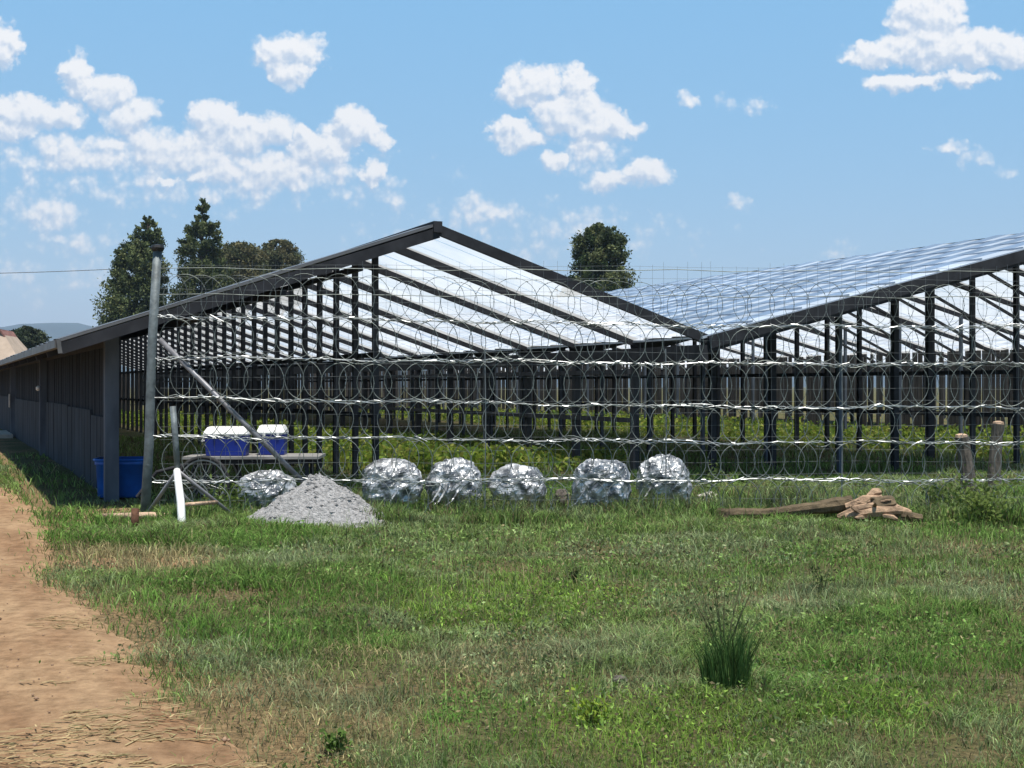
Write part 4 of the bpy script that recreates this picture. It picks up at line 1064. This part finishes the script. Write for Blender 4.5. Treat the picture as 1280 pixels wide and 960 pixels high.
# taller stems
x, y = scatter(26000, 4.6, 22, 1.4, r); k = ok_grass(x, y, r) & (vnoise(x, y, 1.2, 63) > .45); x, y = x[k], y[k]
push(*blades(x, y, .10 + .16 * r.random(len(x)) ** 2, np.clip(.0005 * y, .003, .01), meadow_col(x, y, r) * 1.15, r.uniform(.1, .6, len(x)), r))
# growth along the fence foot and between fence and sheds
n = 46000; x = r.uniform(-4.6, 10, n); y = 15.2 + 3.6 * r.random(n) ** 1.5; k = ok_grass(x, y, r) & (vnoise(x, y, .8, 64) > .2) & (x > -4.1) & ~((x > 2.4) & (x < 5.3) & (y < 15.75)); x, y = x[k], y[k]
push(*blades(x, y, .10 + .30 * vnoise(x, y, .5, 65) * r.random(len(x)), np.full(len(x), .015), meadow_col(x, y, r) * .95, r.uniform(.15, .8, len(x)), r))
# verge of the track by the plank wall, and beyond
n = 40000; l_ = r.uniform(-1.5, 48, n) ; t_ = r.uniform(-3.4, -.95, n); ca, sa = math.cos(RZ), math.sin(RZ)
x = C0.x + t_ * ca - l_ * sa; y = C0.y + t_ * sa + l_ * ca; k = ok_grass(x, y, r); x, y = x[k], y[k]
push(*blades(x, y, .05 + .07 * r.random(len(x)), np.full(len(x), .022), meadow_col(x, y, r) * 1.1, r.uniform(.2, .9, len(x)), r))
# thin grass on the ground inside the sheds
n = 60000; l_ = -1.4 + 24 * r.random(n) ** 1.4; t_ = r.uniform(.3, 20, n); x = C0.x + t_ * ca - l_ * sa; y = C0.y + t_ * sa + l_ * ca; k = vnoise(x, y, 1.0, 67) > .3; x, y = x[k], y[k]
push(*blades(x, y, .06 + .28 * vnoise(x, y, .6, 68) ** 2, np.full(len(x), .02), meadow_col(x, y, r) * .9, r.uniform(.2, .9, len(x)), r))
gr = np_mesh('grass', np.concatenate(Vs), np.concatenate(Fs), M['grass'], np.concatenate(Cs)); tag(gr, kind='stuff')

# straw lying on the track
n = 15000; y = 4.6 + 9 * r.random(n) ** 1.4; f_ = r.random(n); x = track_x(y) - .12 - f_ * 3.6
k = (vnoise(x * .5, y * 1.6, .30, 71) * .5 + vnoise(x, y, .9, 72) * .5 > .55) & (y < 9.2); x, y = x[k], y[k]; n = len(x)
a = r.normal(0, .5, n); ln = r.uniform(.02, .11, n); w = r.uniform(.002, .006, n); z = gh(x, y) + .043
dx, dy = np.cos(a) * ln / 2, np.sin(a) * ln / 2; wx, wy = -np.sin(a) * w, np.cos(a) * w
V = np.stack([np.stack([x - dx - wx, y - dy - wy, z], 1), np.stack([x + dx - wx, y + dy - wy, z + .006], 1), np.stack([x + dx + wx, y + dy + wy, z + .006], 1), np.stack([x - dx + wx, y - dy + wy, z], 1)], 1).reshape(-1, 3)
col = np.array((.50, .40, .22)) * r.uniform(.75, 1.15, (n, 1)); col[r.random(n) < .08] = (.20, .20, .09)
st = np_mesh('straw', V, np.arange(4 * n).reshape(n, 4), M['grass'], np.repeat(col, 4, 0)); tag(st, kind='stuff')

# dry litter between the blades
x, y = scatter(60000, 4.6, 18, 1.6, r); k = ok_grass(x, y, r) & (r.random(len(x)) < .12 + bare(x, y)); x, y = x[k], y[k]
P = np.stack([x, y, gh(x, y) + .006 + .02 * r.random(len(x))], 1)
lc = np.array([(.24, .18, .10), (.16, .12, .07), (.20, .19, .12), (.09, .13, .04), (.30, .26, .17)])[r.integers(0, 5, len(x))] * r.uniform(.6, 1.2, (len(x), 1))
V, F_, c_ = leaf_cloud(P, .012 + .0016 * y, lc, seed=83, aspect=.35)
lt = np_mesh('dry_litter', V, F_, M['leaf'], c_); tag(lt, kind='stuff')
# pebbles on the track
n = 900; y = 4.8 + 12 * r.random(n) ** 1.3; x = track_x(y) - .1 - r.random(n) * 3.8; sz_ = r.uniform(.003, .011, n) * (1 + .8 * (r.random(n) < .06)); z = gh(x, y) + .04
o6 = np.array([(1, 0, 0), (0, 1, 0), (-1, 0, 0), (0, -1, 0), (0, 0, .7), (0, 0, -.7)]); V = (np.stack([x, y, z], 1)[:, None, :] + o6[None] * sz_[:, None, None] * r.uniform(.6, 1.3, (n, 6, 1))).reshape(-1, 3)
F_ = (np.arange(n)[:, None, None] * 6 + np.array([[0, 1, 4], [1, 2, 4], [2, 3, 4], [3, 0, 4], [1, 0, 5], [2, 1, 5], [3, 2, 5], [0, 3, 5]])[None]).reshape(-1, 3)
pbl = np_mesh('pebbles', V, F_, M['pebble']); tag(pbl, kind='stuff')
# broad-leaved weeds low in the turf
x, y = scatter(70000, 4.8, 17, 1.5, r); k = ok_grass(x, y, r) & (vnoise(x, y, .8, 81) > .58); x, y = x[k], y[k]
P = np.stack([x, y, gh(x, y) + .02 + .07 * r.random(len(x))], 1)
V, F_, c_ = leaf_cloud(P, .012 + .0020 * y, meadow_col(x, y, r), seed=82, aspect=.5)
wd = np_mesh('ground_weeds', V, F_, M['leaf'], c_); tag(wd, kind='stuff')

# crop of weeds growing under the open roof slopes
def under(n, t0, t1, l0, l1, hmax, seed):
    q = np.random.default_rng(seed); l = l0 + (l1 - l0) * q.random(n) ** 1.5; t = q.uniform(t0, t1, n)
    x = C0.x + t * ca - l * sa; y = C0.y + t * sa + l * ca
    hh = hmax * (.35 + .65 * vnoise(x, y, .8, 91)) ; z = hh * q.random(n) ** .7
    k = vnoise(x, y, .6, 92) > .22
    return np.stack([x, y, z], 1)[k]
P = np.concatenate([under(26000, 4.6, 9.6, 2.2, 50, .52, 93), under(34000, 18.4, 25.8, -1.2, 50, .58, 94)])
col = np.array([(.29, .37, .05), (.20, .30, .045), (.33, .35, .08), (.13, .22, .045)])[r.integers(0, 4, len(P))] * r.uniform(.7, 1.25, (len(P), 1))
V, F_, c_ = leaf_cloud(P, np.full(len(P), .13), col, seed=95, aspect=.6)
uw = np_mesh('crop_weeds', V, F_, M['leaf'], c_); tag(uw, kind='stuff')

# single plants that stand out
def plant(px, py, hpx, wpx, lab, col, seed, n=260, leaf=.05, name='weed_plant', cat='plant', stems=9):
    p = gpt(px, py); hgt = hpx / F * p.y; wd_ = wpx / F * p.y; q = np.random.default_rng(seed)
    t = thing(name, lab, cat, (p.x, p.y, gz(p.x, p.y)))
    mb = MB(); tips = []
    for i in range(stems):
        a = q.uniform(0, 6.28); rr = wd_ / 2 * q.random() ** .6; hz = hgt * q.uniform(.55, 1.)
        tips.append((rr * math.cos(a), rr * math.sin(a), hz)); mb.tube([(0, 0, -.03), (rr * .4 * math.cos(a), rr * .4 * math.sin(a), hz * .5), tips[-1]], [.006, .004, .002], 4)
    mb.add([(0, 0, 0)] * 0, []); so_ = mb.build('stems', M['stem'], t)
    tp_ = np.array(tips); f_ = q.random((n, 1)) ** .6; b = tp_[q.integers(0, stems, n)]
    P = b * f_ + q.normal(size=(n, 3)) * wd_ * .11; P[:, 2] = np.abs(P[:, 2])
    V, F_, c_ = leaf_cloud(P, np.full(n, leaf), np.array(col) * q.uniform(.7, 1.3, (n, 1)), seed=seed + 1, aspect=.5)
    np_mesh('leaves', V, F_, M['leaf'], c_, t); return t
M['stem'] = mat('plant_stem', (.09, .10, .04), .8)
plant(1225, 655, 62, 105, 'leafy green bush in the grass right of the broken wood heap', (.16, .22, .055), 201, 620, .065, 'leafy_bush', 'bush', 22)
plant(1180, 640, 30, 60, 'low green bush directly beside the broken wood heap', (.15, .21, .055), 202, 360, .07, 'leafy_bush', 'bush', 12)
plant(718, 722, 22, 26, 'small dark weed with a pale leaf standing alone in mid meadow', (.05, .06, .02), 203, 60, .035)
plant(1030, 735, 45, 50, 'spindly thin stemmed weed in the meadow below the broken wood', (.15, .19, .07), 204, 90, .035)
plant(738, 905, 40, 50, 'bright yellow green weed in the front grass', (.28, .38, .05), 205, 150, .035)
plant(420, 935, 30, 40, 'broad leaved green weed near the front left of the grass', (.13, .22, .05), 206, 130, .035)
plant(705, 634, 26, 40, 'grey green weed growing between the low bale and the boxy bale', (.17, .22, .10), 207, 200, .05)
plant(880, 622, 40, 50, 'leafy weed growing beside the pale stone right of the last bale', (.13, .19, .06), 208, 260, .06)
plant(285, 640, 34, 70, 'soft green weed clump in front of the cart wheel', (.16, .23, .055), 209, 420, .06)
plant(600, 640, 22, 70, 'scrubby weed clump at the foot of the silver bale with straps', (.13, .18, .05), 210, 300, .05)
plant(905, 836, 118, 95, 'wispy pale green seeding weed rising behind the dark rush tuft', (.12, .17, .06), 211, 240, .028, stems=16)
# dark tuft of rushes
p = gpt(908, 864); tf = thing('rush_tuft', 'upright dark green tuft of rushes standing in the front grass', 'tuft', (p.x, p.y, gz(p.x, p.y)))
n = 560; q = np.random.default_rng(301); a = q.uniform(0, 6.28, n); rr = .115 * np.sqrt(q.random(n)); x = rr * np.cos(a); y = rr * np.sin(a) * .8
hh = q.uniform(.10, .40, n) * (.75 + .5 * vnoise(x * 12, y * 12, 1., 99)); ln = rr / .115 * .22 + .05 + .25 * q.random(n) ** 3
a = a + q.normal(0, 1.2, n); B = np.stack([x, y, x * 0 - .02], 1); w = .0028; wv = np.stack([np.full(n, w), np.zeros(n), np.zeros(n)], 1)
m_ = B + np.stack([np.cos(a) * ln * hh * .3, np.sin(a) * ln * hh * .3, hh * .6], 1); t_ = B + np.stack([np.cos(a) * ln * hh, np.sin(a) * ln * hh, hh], 1)
V = np.stack([B - wv, B + wv, m_ + wv * .8, m_ - wv * .8, t_], 1).reshape(-1, 3); o_ = np.arange(n)[:, None] * 5
F_ = np.concatenate([o_ + np.array([[0, 1, 2]]), o_ + np.array([[0, 2, 3]]), o_ + np.array([[3, 2, 4]])], 0)
np_mesh('rush_stems', V, F_, M['grass'], np.repeat(np.array((.085, .155, .045)) * q.uniform(.4, 1.6, (n, 1)), 5, 0), tf)

# haze in the air over the plain
hz = MB(); hz.box((0, 2400, 140), (11000, 6000, 282))
hm = bpy.data.materials.new('haze_air'); hm.use_nodes = True; hn = hm.node_tree.nodes; hn.remove(hn['Principled BSDF'])
pv = hn.new('ShaderNodeVolumePrincipled'); pv.inputs['Color'].default_value = (.58, .76, 1., 1); pv.inputs['Density'].default_value = .00021
hm.node_tree.links.new(pv.outputs[0], hn['Material Output'].inputs['Volume'])
ho = hz.build('haze', hm); tag(ho, kind='stuff')
